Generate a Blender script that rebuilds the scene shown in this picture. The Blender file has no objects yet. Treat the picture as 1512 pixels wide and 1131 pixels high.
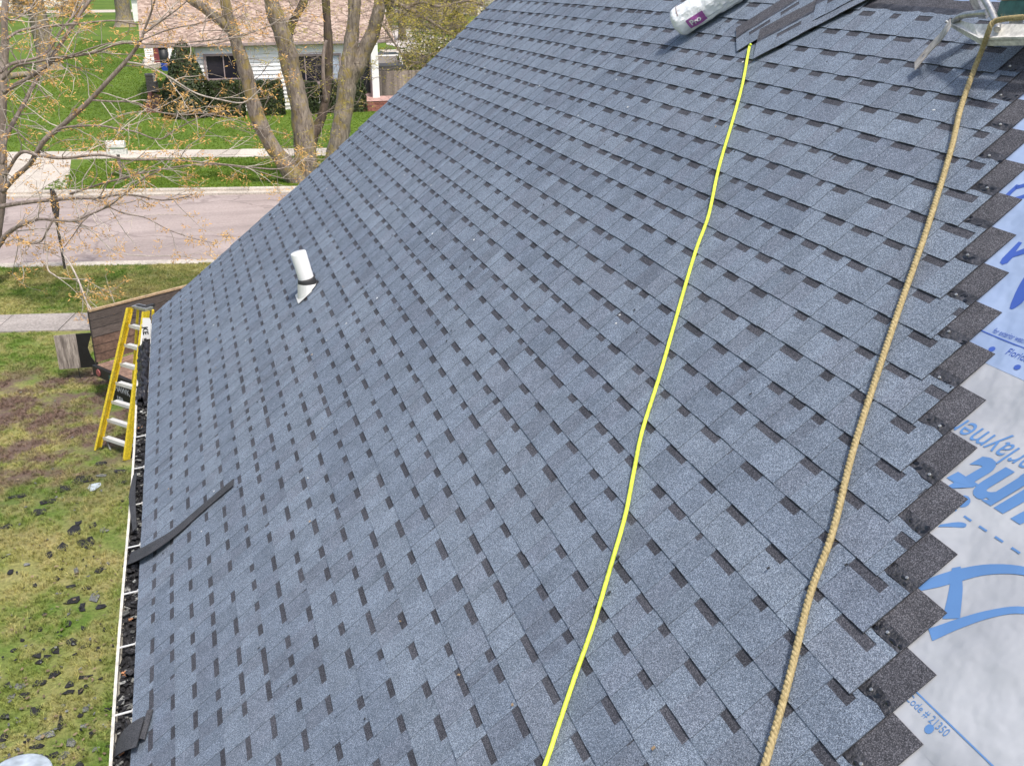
import bpy, bmesh, math, random
import numpy as np
from mathutils import Vector, Matrix, noise
RNG = random.Random(7)
SC = bpy.context.scene
COL = SC.collection
rad = math.radians

# ------------------------------------------------------------------ camera, world, sun, exposure
EZ = 3.2                      # height of the eave above the lawn
TH = rad(39.5)                # roof pitch
CT, ST = math.cos(TH), math.sin(TH)
F, IW, IH = 1540.0, 1512.0, 1131.0
CAMP = Vector((0.58310733, -11.21879573, 3.52773097 + EZ))
CR = Matrix(((0.95603668, 0.11118009, -0.27135375),
             (-0.29324208, 0.35703594, -0.88686776),
             (-0.00171900, 0.92745044, 0.37394213)))
cd = bpy.data.cameras.new('camera')
cam = bpy.data.objects.new('camera', cd)
COL.objects.link(cam)
cam.matrix_world = Matrix.Translation(CAMP) @ CR.to_4x4()
cd.sensor_width = 36.0
cd.lens = 36.0 * F / IW
cd.clip_start = 0.05
cd.clip_end = 3000
SC.camera = cam

SUN_EL, SUN_AZ = rad(64), rad(166)      # azimuth clockwise from +Y
w = bpy.data.worlds.new('World')
SC.world = w
w.use_nodes = True
wn = w.node_tree
bg = wn.nodes['Background']
sky = wn.nodes.new('ShaderNodeTexSky')
sky.sky_type = 'NISHITA'
sky.sun_disc = False
sky.sun_elevation = SUN_EL
sky.sun_rotation = SUN_AZ
sky.dust_density = 4.0
sky.air_density = 1.0
wn.links.new(sky.outputs[0], bg.inputs[0])
bg.inputs[1].default_value = 0.15
sl = bpy.data.lights.new('sun', 'SUN')
sl.energy = 2.6
sl.angle = rad(3.5)
sl.color = (1.0, 0.955, 0.89)
so = bpy.data.objects.new('sun', sl)
COL.objects.link(so)
sdir = Vector((math.sin(SUN_AZ) * math.cos(SUN_EL), math.cos(SUN_AZ) * math.cos(SUN_EL), math.sin(SUN_EL)))
so.rotation_euler = sdir.to_track_quat('Z', 'Y').to_euler()
so.location = (-10, -20, 40)
SC.view_settings.view_transform = 'Standard'
SC.view_settings.look = 'None'
SC.view_settings.exposure = 0.42
SC.view_settings.gamma = 1.0
SC.view_settings.use_curve_mapping = False

# ------------------------------------------------------------------ geometry helpers
def ray(px, py):
    return CR @ Vector(((px - IW / 2) / F, -(py - IH / 2) / F, -1.0))
def gp(px, py, z=0.0):                     # photo point -> point at height z
    d = ray(px, py); t = (z - CAMP.z) / d.z
    return CAMP + d * t
def yp(px, py, Y):                         # photo point -> point at depth Y
    d = ray(px, py); t = (Y - CAMP.y) / d.y
    return CAMP + d * t
S_ = Vector((0, -1, 0)); R_ = Vector((CT, 0, ST)); N_ = Vector((-ST, 0, CT)); O_ = Vector((0, 0, EZ))
def rf(s, r, n=0.0):                       # roof coordinates -> world
    return O_ + S_ * s + R_ * r + N_ * n
def rp(px, py, n=0.0):                     # photo point -> (s, r) on the roof at height n
    d = ray(px, py)
    t = ((O_ + N_ * n - CAMP).dot(N_)) / d.dot(N_)
    p = CAMP + d * t - O_
    return p.dot(S_), p.dot(R_)
def rpw(px, py, n=0.0):
    s, r = rp(px, py, n)
    return rf(s, r, n)

class MB:
    def __init__(s):
        s.v = []; s.f = []; s.m = []; s.t = []; s.sm = []
    def face(s, pts, m=0, t=1.0, sm=False):
        b = len(s.v)
        s.v += [tuple(p) for p in pts]
        s.f.append(tuple(range(b, b + len(pts)))); s.m.append(m); s.t.append(t); s.sm.append(sm)
    def box(s, c, sz, M=None, m=0, t=1.0):
        c = Vector(c); hx, hy, hz = sz[0] / 2, sz[1] / 2, sz[2] / 2
        b = len(s.v)
        for x, y, z in ((-1,-1,-1),(1,-1,-1),(1,1,-1),(-1,1,-1),(-1,-1,1),(1,-1,1),(1,1,1),(-1,1,1)):
            p = Vector((x * hx, y * hy, z * hz))
            if M is not None: p = M @ p
            s.v.append(tuple(c + p))
        for q in ((3,2,1,0),(4,5,6,7),(0,1,5,4),(1,2,6,5),(2,3,7,6),(3,0,4,7)):
            s.f.append(tuple(b + i for i in q)); s.m.append(m); s.t.append(t); s.sm.append(False)
    def hexa(s, p8, m=0, t=1.0):           # eight corners, bottom loop then top loop
        b = len(s.v)
        s.v += [tuple(p) for p in p8]
        for q in ((3,2,1,0),(4,5,6,7),(0,1,5,4),(1,2,6,5),(2,3,7,6),(3,0,4,7)):
            s.f.append(tuple(b + i for i in q)); s.m.append(m); s.t.append(t); s.sm.append(False)
    def bar(s, a, b, w, h, up=(0, 0, 1), m=0, t=1.0):
        a = Vector(a); b = Vector(b); d = (b - a)
        L = d.length
        if L < 1e-6: return
        d /= L; up = Vector(up)
        x = d.cross(up)
        if x.length < 1e-4: x = d.cross(Vector((1, 0, 0)))
        x.normalize(); u = x.cross(d)
        M = Matrix((x, d, u)).transposed()
        s.box((a + b) / 2, (w, L, h), M, m, t)
    def tube(s, pts, rads, k=6, m=0, t=1.0, cap=True, sm=True):
        n = len(pts); pts = [Vector(p) for p in pts]
        if not hasattr(rads, '__len__'): rads = [rads] * n
        b = len(s.v); ref = None
        for i, p in enumerate(pts):
            d = pts[min(i + 1, n - 1)] - pts[max(i - 1, 0)]
            if d.length < 1e-9: d = Vector((0, 0, 1))
            d.normalize()
            if ref is None:
                ref = d.cross(Vector((0, 0, 1)))
                if ref.length < .2: ref = d.cross(Vector((1, 0, 0)))
            x = ref - d * ref.dot(d)
            if x.length < 1e-6: x = d.orthogonal()
            x.normalize(); ref = x; y = d.cross(x)
            for j in range(k):
                a = 2 * math.pi * j / k
                s.v.append(tuple(p + (x * math.cos(a) + y * math.sin(a)) * rads[i]))
        for i in range(n - 1):
            for j in range(k):
                s.f.append((b + i * k + j, b + i * k + (j + 1) % k, b + (i + 1) * k + (j + 1) % k, b + (i + 1) * k + j))
                s.m.append(m); s.t.append(t); s.sm.append(sm)
        if cap:
            s.f.append(tuple(b + j for j in reversed(range(k)))); s.m.append(m); s.t.append(t); s.sm.append(False)
            s.f.append(tuple(b + (n - 1) * k + j for j in range(k))); s.m.append(m); s.t.append(t); s.sm.append(False)
    def prism(s, poly, dv, m=0, t=1.0):    # planar polygon extruded by dv
        dv = Vector(dv); a = [Vector(p) for p in poly]; n = len(a)
        b = len(s.v)
        s.v += [tuple(p) for p in a] + [tuple(p + dv) for p in a]
        s.f.append(tuple(b + i for i in reversed(range(n)))); s.f.append(tuple(b + n + i for i in range(n)))
        for i in range(n):
            j = (i + 1) % n
            s.f.append((b + i, b + j, b + n + j, b + n + i))
        for _ in range(n + 2): s.m.append(m); s.t.append(t); s.sm.append(False)
    def add(s, o, M=None):
        b = len(s.v)
        s.v += [tuple(M @ Vector(p)) for p in o.v] if M is not None else o.v
        s.f += [tuple(b + i for i in f) for f in o.f]; s.m += o.m; s.t += o.t; s.sm += o.sm
    def mesh(s, name, mats, off=(0, 0, 0)):
        me = bpy.data.meshes.new(name)
        o = Vector(off)
        v = np.array(s.v, dtype=np.float64).reshape(-1, 3) - np.array(o)
        me.from_pydata(v.tolist(), [], s.f)
        if not isinstance(mats, (list, tuple)): mats = [mats]
        for mt in mats: me.materials.append(mt)
        me.polygons.foreach_set('material_index', s.m)
        me.polygons.foreach_set('use_smooth', s.sm)
        at = me.attributes.new('tone', 'FLOAT', 'FACE')
        at.data.foreach_set('value', s.t)
        me.update()
        return me
    def build(s, name, mats, parent=None, label=None, kind=None):
        off = parent.location if parent is not None and 'off' not in parent else (Vector(parent['off']) if parent is not None else Vector((0, 0, 0)))
        o = bpy.data.objects.new(name, s.mesh(name, mats, off))
        COL.objects.link(o)
        if parent is not None:
            o.parent = parent; o['off'] = list(off)
        if label: o['label'] = label
        if kind: o['kind'] = kind
        return o

def thing(name, label, cat, loc=(0, 0, 0), group=None):
    o = bpy.data.objects.new(name, None)
    COL.objects.link(o); o.location = loc; o.empty_display_size = .2
    o['label'] = label; o['category'] = cat
    if group: o['group'] = group
    return o
def single(mb, name, mats, label, cat, group=None, base=None):
    v = np.array(mb.v)
    if base is None: base = Vector(((v[:, 0].min() + v[:, 0].max()) / 2, (v[:, 1].min() + v[:, 1].max()) / 2, v[:, 2].min()))
    o = bpy.data.objects.new(name, mb.mesh(name, mats, base))
    COL.objects.link(o); o.location = base
    o['label'] = label; o['category'] = cat
    if group: o['group'] = group
    return o
def struct(mb, name, mats, parent=None):
    o = mb.build(name, mats, parent)
    o['kind'] = 'structure'
    return o
def smooth(pts, n=6):                       # Catmull-Rom through 3D points
    P = [Vector(p) for p in pts]
    if len(P) < 3: return P
    P = [P[0] * 2 - P[1]] + P + [P[-1] * 2 - P[-2]]
    out = []
    for i in range(1, len(P) - 2):
        for k in range(n):
            t = k / n; a, b, c, d = P[i - 1], P[i], P[i + 1], P[i + 2]
            out.append(.5 * ((2 * b) + (c - a) * t + (2 * a - 5 * b + 4 * c - d) * t * t + (3 * b - a - 3 * c + d) * t ** 3))
    out.append(P[-2])
    return out
def lerps(vals, n):
    return np.interp(np.linspace(0, len(vals) - 1, n), range(len(vals)), vals).tolist()

# ------------------------------------------------------------------ materials
def nt(name):
    m = bpy.data.materials.new(name); m.use_nodes = True
    t = m.node_tree
    return m, t, t.nodes['Principled BSDF']
def N(t, typ, **kw):
    n = t.nodes.new(typ)
    for k, v in kw.items(): setattr(n, k, v)
    return n
def setin(n, **kw):
    for k, v in kw.items(): n.inputs[k].default_value = v
def ramp(t, fac, stops):
    r = N(t, 'ShaderNodeValToRGB')
    e = r.color_ramp.elements
    while len(e) < len(stops): e.new(.5)
    for i, (p, c) in enumerate(stops):
        e[i].position = p; e[i].color = (c[0], c[1], c[2], 1)
    t.links.new(fac, r.inputs[0])
    return r.outputs[0]
def mixc(t, fac, a, b, mode='MIX'):
    x = N(t, 'ShaderNodeMix', data_type='RGBA', blend_type=mode)
    if hasattr(fac, 'links'): t.links.new(fac, x.inputs[0])
    else: x.inputs[0].default_value = fac
    for i, c in ((6, a), (7, b)):
        if hasattr(c, 'links'): t.links.new(c, x.inputs[i])
        else: x.inputs[i].default_value = (c[0], c[1], c[2], 1)
    return x.outputs[2]
def tone_mul(t, col):
    a = N(t, 'ShaderNodeAttribute', attribute_name='tone')
    v = N(t, 'ShaderNodeVectorMath', operation='SCALE')
    t.links.new(col, v.inputs[0]); t.links.new(a.outputs['Fac'], v.inputs['Scale'])
    return v.outputs[0]
def coords(t, world=False, rnd=True, scale=None):
    if world: return N(t, 'ShaderNodeNewGeometry').outputs['Position']
    tc = N(t, 'ShaderNodeTexCoord').outputs['Object']
    if scale:
        mp = N(t, 'ShaderNodeMapping'); t.links.new(tc, mp.inputs[0]); mp.inputs['Scale'].default_value = scale; tc = mp.outputs[0]
    if not rnd: return tc
    oi = N(t, 'ShaderNodeObjectInfo')
    sc = N(t, 'ShaderNodeMath', operation='MULTIPLY'); sc.inputs[1].default_value = 37.0
    t.links.new(oi.outputs['Random'], sc.inputs[0])
    ad = N(t, 'ShaderNodeVectorMath', operation='ADD')
    t.links.new(tc, ad.inputs[0]); t.links.new(sc.outputs[0], ad.inputs[1])
    return ad.outputs[0]
def noi(t, co, scale, detail=3, rough=.55):
    n = N(t, 'ShaderNodeTexNoise'); setin(n, Scale=scale, Detail=detail, Roughness=rough)
    t.links.new(co, n.inputs['Vector'])
    return n.outputs['Fac']
def bump(t, b, h, strength, dist):
    x = N(t, 'ShaderNodeBump'); setin(x, Strength=strength, Distance=dist)
    t.links.new(h, x.inputs['Height']); t.links.new(x.outputs[0], b.inputs['Normal'])
def gen(name, c, rough=.7, var=.25, scale=4, bs=0, bd=.004, metal=0, spec=.5, c2=None, scale2=None, stretch=None, world=False, fine=None):
    m, t, b = nt(name)
    co = coords(t, world, scale=stretch)
    c = Vector(c); d = Vector(c2) if c2 else c * (1 - var)
    f = noi(t, co, scale, 5, .6)
    col = ramp(t, f, [(.3, d), (.7, c if c2 else c * (1 + var * .6))])
    if fine:
        f2 = noi(t, co, fine, 2)
        col = mixc(t, 1.0, col, ramp(t, f2, [(.3, (.72,) * 3), (.7, (1.25,) * 3)]), 'MULTIPLY')
    t.links.new(tone_mul(t, col), b.inputs['Base Color'])
    setin(b, Roughness=rough, Metallic=metal); b.inputs['Specular IOR Level'].default_value = spec
    if bs: bump(t, b, noi(t, co, scale2 or scale * 4, 4), bs, bd)
    return m
def granules(name, cols, rough=.85, scale=440, mott=.22, spec=.3, contrast=.74, k=1.0):
    m, t, b = nt(name)
    co = coords(t)
    v = N(t, 'ShaderNodeTexVoronoi'); setin(v, Scale=scale)
    t.links.new(co, v.inputs['Vector'])
    sp = N(t, 'ShaderNodeSeparateColor'); t.links.new(v.outputs['Color'], sp.inputs[0])
    avg = [sum(c[i] for c in cols) / len(cols) for i in range(3)]
    cols = [[(a + (c[i] - a) * contrast) * k for i, a in enumerate(avg)] for c in cols]
    n = len(cols)
    col = ramp(t, sp.outputs[0], [((i + .5) / n, c) for i, c in enumerate(cols)])
    f = noi(t, co, 9, 5, .65)
    col = mixc(t, 1.0, col, ramp(t, f, [(.3, (1 - mott,) * 3), (.7, (1 + mott,) * 3)]), 'MULTIPLY')
    oi = N(t, 'ShaderNodeObjectInfo')
    col = mixc(t, 1.0, col, ramp(t, oi.outputs['Random'], [(0, (.89, .895, .91)), (.5, (1.0, 1.0, 1.0)), (1, (1.08, 1.07, 1.05))]), 'MULTIPLY')
    t.links.new(tone_mul(t, col), b.inputs['Base Color'])
    setin(b, Roughness=rough); b.inputs['Specular IOR Level'].default_value = spec
    bump(t, b, sp.outputs[1], .55, .003)
    return m
M_TOOTH = granules('granules_slate_blue', [(.034, .045, .063), (.098, .127, .174), (.151, .190, .252), (.185, .233, .308), (.235, .285, .362), (.44, .51, .61)], mott=.15, k=.86)
M_TOOTHB = granules('granules_slate_brown', [(.034, .043, .061), (.094, .119, .162), (.146, .178, .236), (.179, .218, .288), (.228, .268, .34), (.43, .485, .58)], mott=.16, k=.84)
M_DARK = granules('granules_dark_band', [(.014, .015, .02), (.03, .032, .042), (.047, .049, .062), (.064, .066, .08), (.14, .142, .165)], mott=.15)
M_HEAD = granules('granules_headlap', [(.014, .015, .019), (.038, .039, .047), (.06, .06, .071), (.08, .079, .09), (.20, .198, .222)], mott=.2)
M_SEAL = gen('asphalt_sealant', (.085, .085, .098), .4, .5, 26, .9, .01, spec=.5, fine=120, c2=(.006, .006, .008))
M_EDGE = gen('asphalt_edge', (.035, .037, .043), .8, .3, 30)
M_WHITE = gen('white_metal_paint', (.74, .73, .68), .45, .06, 3, fine=14)
M_SILV = gen('galvanized_metal', (.50, .50, .49), .42, .2, 14, metal=.75, fine=60)
M_PVC = gen('white_plastic_pipe', (.8, .8, .79), .35, .03, 6)
M_RUBBER = gen('black_rubber', (.03, .03, .032), .6, .2, 10)
M_YEL = gen('yellow_fibreglass', (.86, .64, .045), .4, .08, 6, fine=40)
M_ALU = gen('aluminium', (.66, .66, .64), .5, .1, 12, metal=.15)
M_HOSE = gen('yellow_green_rubber', (.66, .78, .07), .5, .22, 5, fine=60)
M_ROPE = gen('tan_rope_fibre', (.54, .44, .235), .9, .3, 90, .8, .004, c2=(.27, .205, .09))
M_WOODG = gen('weathered_grey_wood', (.30, .25, .22), .85, .4, 5, .5, .004, stretch=(2, 2, 18), c2=(.12, .09, .08), fine=30)
M_WOODB = gen('brown_plank_wood', (.30, .19, .135), .85, .4, 6, .5, .004, c2=(.14, .085, .065), fine=22)
M_WOODT = gen('tan_raw_wood', (.42, .30, .18), .8, .3, 8, fine=30)
M_BLACK = gen('black_steel', (.02, .021, .022), .5, .3, 8)
M_CHAR = gen('charred_tar', (.012, .012, .013), .5, .4, 12)
M_CONC = gen('pale_concrete', (.52, .465, .395), .9, .18, 1.2, .3, .004, fine=25, world=True)
M_CONCG = gen('grey_concrete', (.36, .325, .30), .9, .22, 1.6, .3, .004, fine=25, world=True)
M_ROAD, t_, b_ = nt('pinkish_asphalt')
co = N(t_, 'ShaderNodeNewGeometry').outputs['Position']
mp_ = N(t_, 'ShaderNodeMapping'); t_.links.new(co, mp_.inputs[0]); mp_.inputs['Rotation'].default_value = (0, 0, rad(13)); mp_.inputs['Scale'].default_value = (.07, 1.1, 1)
c_ = ramp(t_, noi(t_, co, .35, 5, .6), [(.3, (.30, .245, .225)), (.7, (.385, .32, .295))])
c_ = mixc(t_, 1.0, c_, ramp(t_, noi(t_, mp_.outputs[0], 1.3, 4, .6), [(.3, (.82,) * 3), (.65, (1.08,) * 3)]), 'MULTIPLY')
c_ = mixc(t_, 1.0, c_, ramp(t_, noi(t_, co, 16, 3), [(.3, (.86,) * 3), (.7, (1.12,) * 3)]), 'MULTIPLY')
v_ = N(t_, 'ShaderNodeTexVoronoi', feature='DISTANCE_TO_EDGE'); setin(v_, Scale=.22)
dn_ = N(t_, 'ShaderNodeTexNoise'); setin(dn_, Scale=1.1, Detail=4); t_.links.new(co, dn_.inputs['Vector'])
ad_ = N(t_, 'ShaderNodeVectorMath', operation='ADD'); t_.links.new(co, ad_.inputs[0]); t_.links.new(dn_.outputs['Color'], ad_.inputs[1])
t_.links.new(ad_.outputs[0], v_.inputs['Vector'])
c_ = mixc(t_, ramp(t_, v_.outputs['Distance'], [(.004, (.5,) * 3), (.012, (0,) * 3)]), c_, (.16, .125, .115))
t_.links.new(c_, b_.inputs['Base Color']); setin(b_, Roughness=.92); bump(t_, b_, noi(t_, co, 60, 3), .3, .004)
M_GREEN = gen('green_painted_board', (.04, .12, .105), .5, .25, 5, fine=30)
M_SID = gen('white_siding', (.86, .86, .84), .55, .04, 2)
M_TRIM = gen('taupe_trim', (.34, .27, .26), .6, .12, 5)
M_GLASS, _t, _b = nt('dark_window_glass'); _b.inputs['Base Color'].default_value = (.018, .018, .026, 1); setin(_b, Roughness=.08)
M_SCREEN = gen('window_screen', (.035, .033, .042), .6, .2, 8)
M_DOOR = gen('dark_red_door', (.16, .035, .04), .5, .1, 4)
M_BRICK = gen('red_brick', (.30, .12, .095), .9, .3, 9, .4, .004, fine=40)
M_PAVE = gen('pink_brick_top', (.48, .30, .26), .9, .25, 9, fine=30)
M_BLUE = gen('blue_plastic', (.02, .07, .42), .4, .08, 5)
M_PURPLE = gen('purple_print', (.36, .10, .34), .4, .1, 20)
M_WRAP = gen('white_plastic_wrap', (.82, .84, .86), .22, .08, 16, .5, .01, spec=.7)
M_DRUM = gen('pale_blue_grey_lid', (.40, .46, .53), .4, .06, 4, fine=10)
M_GRAV = gen('pale_gravel', (.55, .50, .46), .95, .3, 3, .4, .01, fine=12, world=True)
M_MULCH = gen('red_brown_mulch', (.24, .12, .085), .95, .5, 3, .6, .02, fine=14, world=True)
M_SCRAP = granules('scrap_dark_granules', [(.008, .008, .009), (.014, .014, .015), (.022, .022, .024), (.045, .045, .05)], scale=160, mott=.3)
M_SCRAPG = granules('scrap_grey_granules', [(.05, .055, .055), (.11, .115, .11), (.17, .175, .165), (.26, .26, .25)], scale=160, mott=.3)
M_CAR = gen('dark_car_paint', (.02, .024, .03), .25, .1, 3, spec=.7)
M_RED = gen('red_lens', (.34, .10, .10), .4, .1, 8)
M_SIGNG = gen('sign_back_metal', (.06, .055, .05), .55, .3, 5)
M_PRINT1 = gen('strong_blue_print', (.05, .105, .40), .5, .06, 6)
M_PRINT2 = gen('light_blue_print', (.11, .235, .48), .5, .06, 6)
M_INK = gen('dark_ink', (.02, .02, .022), .5, .1, 6)
M_LETTER = gen('white_ink', (.75, .75, .75), .5, .05, 6)

def bark(name, c, c2, lich=None):
    m, t, b = nt(name)
    co = coords(t, world=True)
    mp = N(t, 'ShaderNodeMapping'); t.links.new(co, mp.inputs[0]); mp.inputs['Scale'].default_value = (1, 1, .22)
    f = noi(t, mp.outputs[0], 15, 6, .7)
    col = ramp(t, f, [(.33, c2), (.66, c)])
    if lich:
        g = noi(t, co, 2.6, 4, .6)
        col = mixc(t, ramp(t, g, [(.5, (0,) * 3), (.62, (.75,) * 3)]), col, lich)
    t.links.new(tone_mul(t, col), b.inputs['Base Color']); setin(b, Roughness=.9)
    bump(t, b, f, 1.0, .03)
    return m
M_BARK = bark('grey_bark_with_lichen', (.36, .305, .245), (.10, .078, .06), (.33, .25, .07))
M_BARKD = bark('dark_and_shaded_bark', (.13, .095, .07), (.03, .023, .018), (.12, .10, .03))
M_TWIG = bark('smooth_grey_brown_bark', (.34, .28, .24), (.15, .115, .095))
M_TWIGL = bark('pale_twig_bark', (.58, .52, .46), (.38, .32, .27))
def leafm(name, c, c2, trans=.25, scale=1.5):
    m, t, b = nt(name)
    co = coords(t, world=True)
    f = noi(t, co, scale, 3)
    col = ramp(t, f, [(.3, c2), (.7, c)])
    col = tone_mul(t, col)
    t.links.new(col, b.inputs['Base Color']); setin(b, Roughness=.6)
    if trans:
        tr = N(t, 'ShaderNodeBsdfTranslucent'); t.links.new(col, tr.inputs[0])
        mx = N(t, 'ShaderNodeMixShader'); mx.inputs[0].default_value = trans
        t.links.new(b.outputs[0], mx.inputs[1]); t.links.new(tr.outputs[0], mx.inputs[2])
        t.links.new(mx.outputs[0], t.nodes['Material Output'].inputs[0])
    return m
M_BUD = leafm('orange_brown_buds', (.70, .45, .15), (.55, .28, .08))
M_BUDY = leafm('yellow_green_buds', (.42, .36, .05), (.30, .24, .05))
M_YEW = leafm('dark_yew_needles', (.048, .072, .013), (.012, .021, .007), .05, 6)
M_YLEAF = leafm('yellow_green_leaves', (.22, .21, .04), (.10, .13, .025))

def lawn_color(t, pos, far):
    sep = N(t, 'ShaderNodeSeparateXYZ'); t.links.new(pos, sep.inputs[0])
    big = noi(t, pos, .55 if not far else .12, 5, .6)
    mid = noi(t, pos, 2.6 if not far else .9, 4, .6)
    fin = noi(t, pos, 22 if not far else 9, 3, .6)
    if far:
        col = ramp(t, big, [(.35, (.080, .140, .016)), (.6, (.112, .178, .022))])
        col = mixc(t, ramp(t, mid, [(.5, (0,) * 3), (.78, (.5,) * 3)]), col, (.16, .195, .035))
    else:
        col = ramp(t, big, [(.42, (.108, .175, .03)), (.58, (.26, .255, .09))])
        col = mixc(t, ramp(t, mid, [(.46, (0,) * 3), (.72, (.75,) * 3)]), col, (.37, .31, .15))
        # worn earth: a patch of its own in the yard beside the trailer
        d = N(t, 'ShaderNodeVectorMath', operation='DISTANCE'); t.links.new(pos, d.inputs[0])
        e = gp(60, 625); d.inputs[1].default_value = (e.x, e.y, 0)
        ad = N(t, 'ShaderNodeMath', operation='MULTIPLY_ADD'); t.links.new(big, ad.inputs[0]); ad.inputs[1].default_value = -5.0
        t.links.new(d.outputs['Value'], ad.inputs[2])
        k = ramp(t, ad.outputs[0], [(0.0, (1,) * 3), (.12, (0,) * 3)])
        k.node.color_ramp.elements[0].position = 0.0
        dm = ramp(t, noi(t, pos, 1.7, 4, .65), [(.44, (1,) * 3), (.60, (0,) * 3)])
        mr = N(t, 'ShaderNodeMapRange'); t.links.new(ad.outputs[0], mr.inputs[0]); setin(mr, **{'From Min': -.6, 'From Max': 1.2, 'To Min': 1.0, 'To Max': 0.0})
        ml = N(t, 'ShaderNodeMath', operation='MULTIPLY'); t.links.new(mr.outputs[0], ml.inputs[0]); t.links.new(dm, ml.inputs[1])
        col = mixc(t, ml.outputs[0], col, (.15, .105, .085))
    col = mixc(t, 1.0, col, ramp(t, fin, [(.25, (.6,) * 3), (.75, (1.35,) * 3)]), 'MULTIPLY')
    return col
def lawnm(name, far, blade=False):
    m, t, b = nt(name)
    pos = N(t, 'ShaderNodeNewGeometry').outputs['Position']
    col = lawn_color(t, pos, far)
    if blade:
        oi = N(t, 'ShaderNodeObjectInfo')
        col = mixc(t, 1.0, col, ramp(t, oi.outputs['Random'], [(0, (.95, 1.0, .9)), (1, (1.75, 1.65, 1.6))]), 'MULTIPLY')
    t.links.new(col, b.inputs['Base Color']); setin(b, Roughness=.8)
    b.inputs['Specular IOR Level'].default_value = .2
    if not blade: bump(t, b, noi(t, pos, 30 if not far else 14, 3, .7), 1.0, .03)
    return m
M_LAWN = lawnm('patchy_near_lawn', False)
M_LAWNF = lawnm('lush_far_lawn', True)
M_BLADE = lawnm('near_grass_blades', False, True)
M_BLADEF = lawnm('far_grass_blades', True, True)
# ==================================================================== SETTING
PHI = rad(13.0)
TA = Vector((math.cos(PHI), -math.sin(PHI), 0)); TB = Vector((math.sin(PHI), math.cos(PHI), 0))
def uv_(p): return p.dot(TA), p.dot(TB)
def sp(u, v, z=0.0): return TA * u + TB * v + Vector((0, 0, z))
def vavg(*px): return sum(uv_(gp(*p))[1] for p in px) / len(px)
V_W0, V_W1 = vavg((50, 490), (20, 491)), vavg((50, 466), (130, 463))
V_C0, V_C1 = vavg((0, 396), (250, 389)), vavg((120, 280), (420, 277))
V_F0, V_F1 = vavg((150, 235), (420, 232)), vavg((150, 222), (420, 223))
def sheet(u0, u1, v0, v1, z, name, mat, nu=1, nv=1):
    mb = MB()
    for i in range(nu):
        for j in range(nv):
            a, b = u0 + (u1 - u0) * i / nu, u0 + (u1 - u0) * (i + 1) / nu
            c, d = v0 + (v1 - v0) * j / nv, v0 + (v1 - v0) * (j + 1) / nv
            mb.face([sp(a, c, z), sp(b, c, z), sp(b, d, z), sp(a, d, z)])
    return struct(mb, name, mat)
sheet(-900, 900, -500, 1800, -.30, 'ground', M_LAWNF)
near_lawn = sheet(-60, 60, -40, V_C0, 0, 'near_lawn', M_LAWN)
far_lawn = sheet(-160, 200, V_C1, 330, 0, 'far_lawn', M_LAWNF)
sheet(-90, 90, V_C0 + .10, V_C1 - .10, -.11, 'street', M_ROAD)
for nm, vv, sg in (('near_kerb', V_C0, 1), ('far_kerb', V_C1, -1)):
    root = bpy.data.objects.new(nm, None); COL.objects.link(root); root['kind'] = 'structure'
    for i in range(-10, 10):
        mb = MB(); u = i * 3.0
        wd = .30
        c = sp(u + 1.5, vv + sg * (wd / 2 - .04), -.07)
        mb.box(c, (2.985, wd, .17), Matrix((TA, TB, Vector((0, 0, 1)))).transposed(), t=RNG.uniform(.9, 1.08))
        mb.box(sp(u + 1.5, vv + sg * (wd + .12), -.085), (2.985, .34, .06), Matrix((TA, TB, Vector((0, 0, 1)))).transposed(), t=RNG.uniform(.85, 1.0))
        mb.build('kerb_section', M_CONC, root)
def walk(nm, v0, v1, L, u0, cnt, mat):
    root = bpy.data.objects.new(nm, None); COL.objects.link(root); root['kind'] = 'structure'
    Mx = Matrix((TA, TB, Vector((0, 0, 1)))).transposed()
    for i in range(cnt):
        mb = MB()
        R2 = Mx @ Matrix.Rotation(RNG.gauss(0, .004), 3, 'X') @ Matrix.Rotation(RNG.gauss(0, .003), 3, 'Y')
        mb.box(sp(u0 + (i + .5) * L, (v0 + v1) / 2, -.02 + RNG.uniform(0, .008)), (L - .022, v1 - v0, .09), R2, t=RNG.uniform(.9, 1.1))
        mb.build('slab', mat, root)
walk('near_sidewalk', V_W0, V_W1, 1.25, uv_(gp(98, 478))[0] - 1.25 * 12, 24, M_CONCG)
walk('far_sidewalk', V_F0, V_F1, 1.5, -24, 30, M_CONC)
# driveway across the street, flared at the kerb
mb = MB()
r1, r2, r3 = gp(102, 226), gp(102, 262), gp(80, 279)
ul = uv_(gp(-60, 250))[0] - 4
v1_ = uv_(gp(100, 60))[1]
mb.face([sp(ul - 1, V_C1 + .02, .006), sp(uv_(r3)[0] + .5, V_C1 + .02, .006), sp(uv_(r2)[0], uv_(r2)[1], .006), sp(uv_(r1)[0], V_F1 + .2, .006), sp(ul, V_F1 + .2, .006)])
drive = struct(mb, 'driveway', M_CONC)
mb = MB()
Mx = Matrix((TA, TB, Vector((0, 0, 1)))).transposed()

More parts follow.
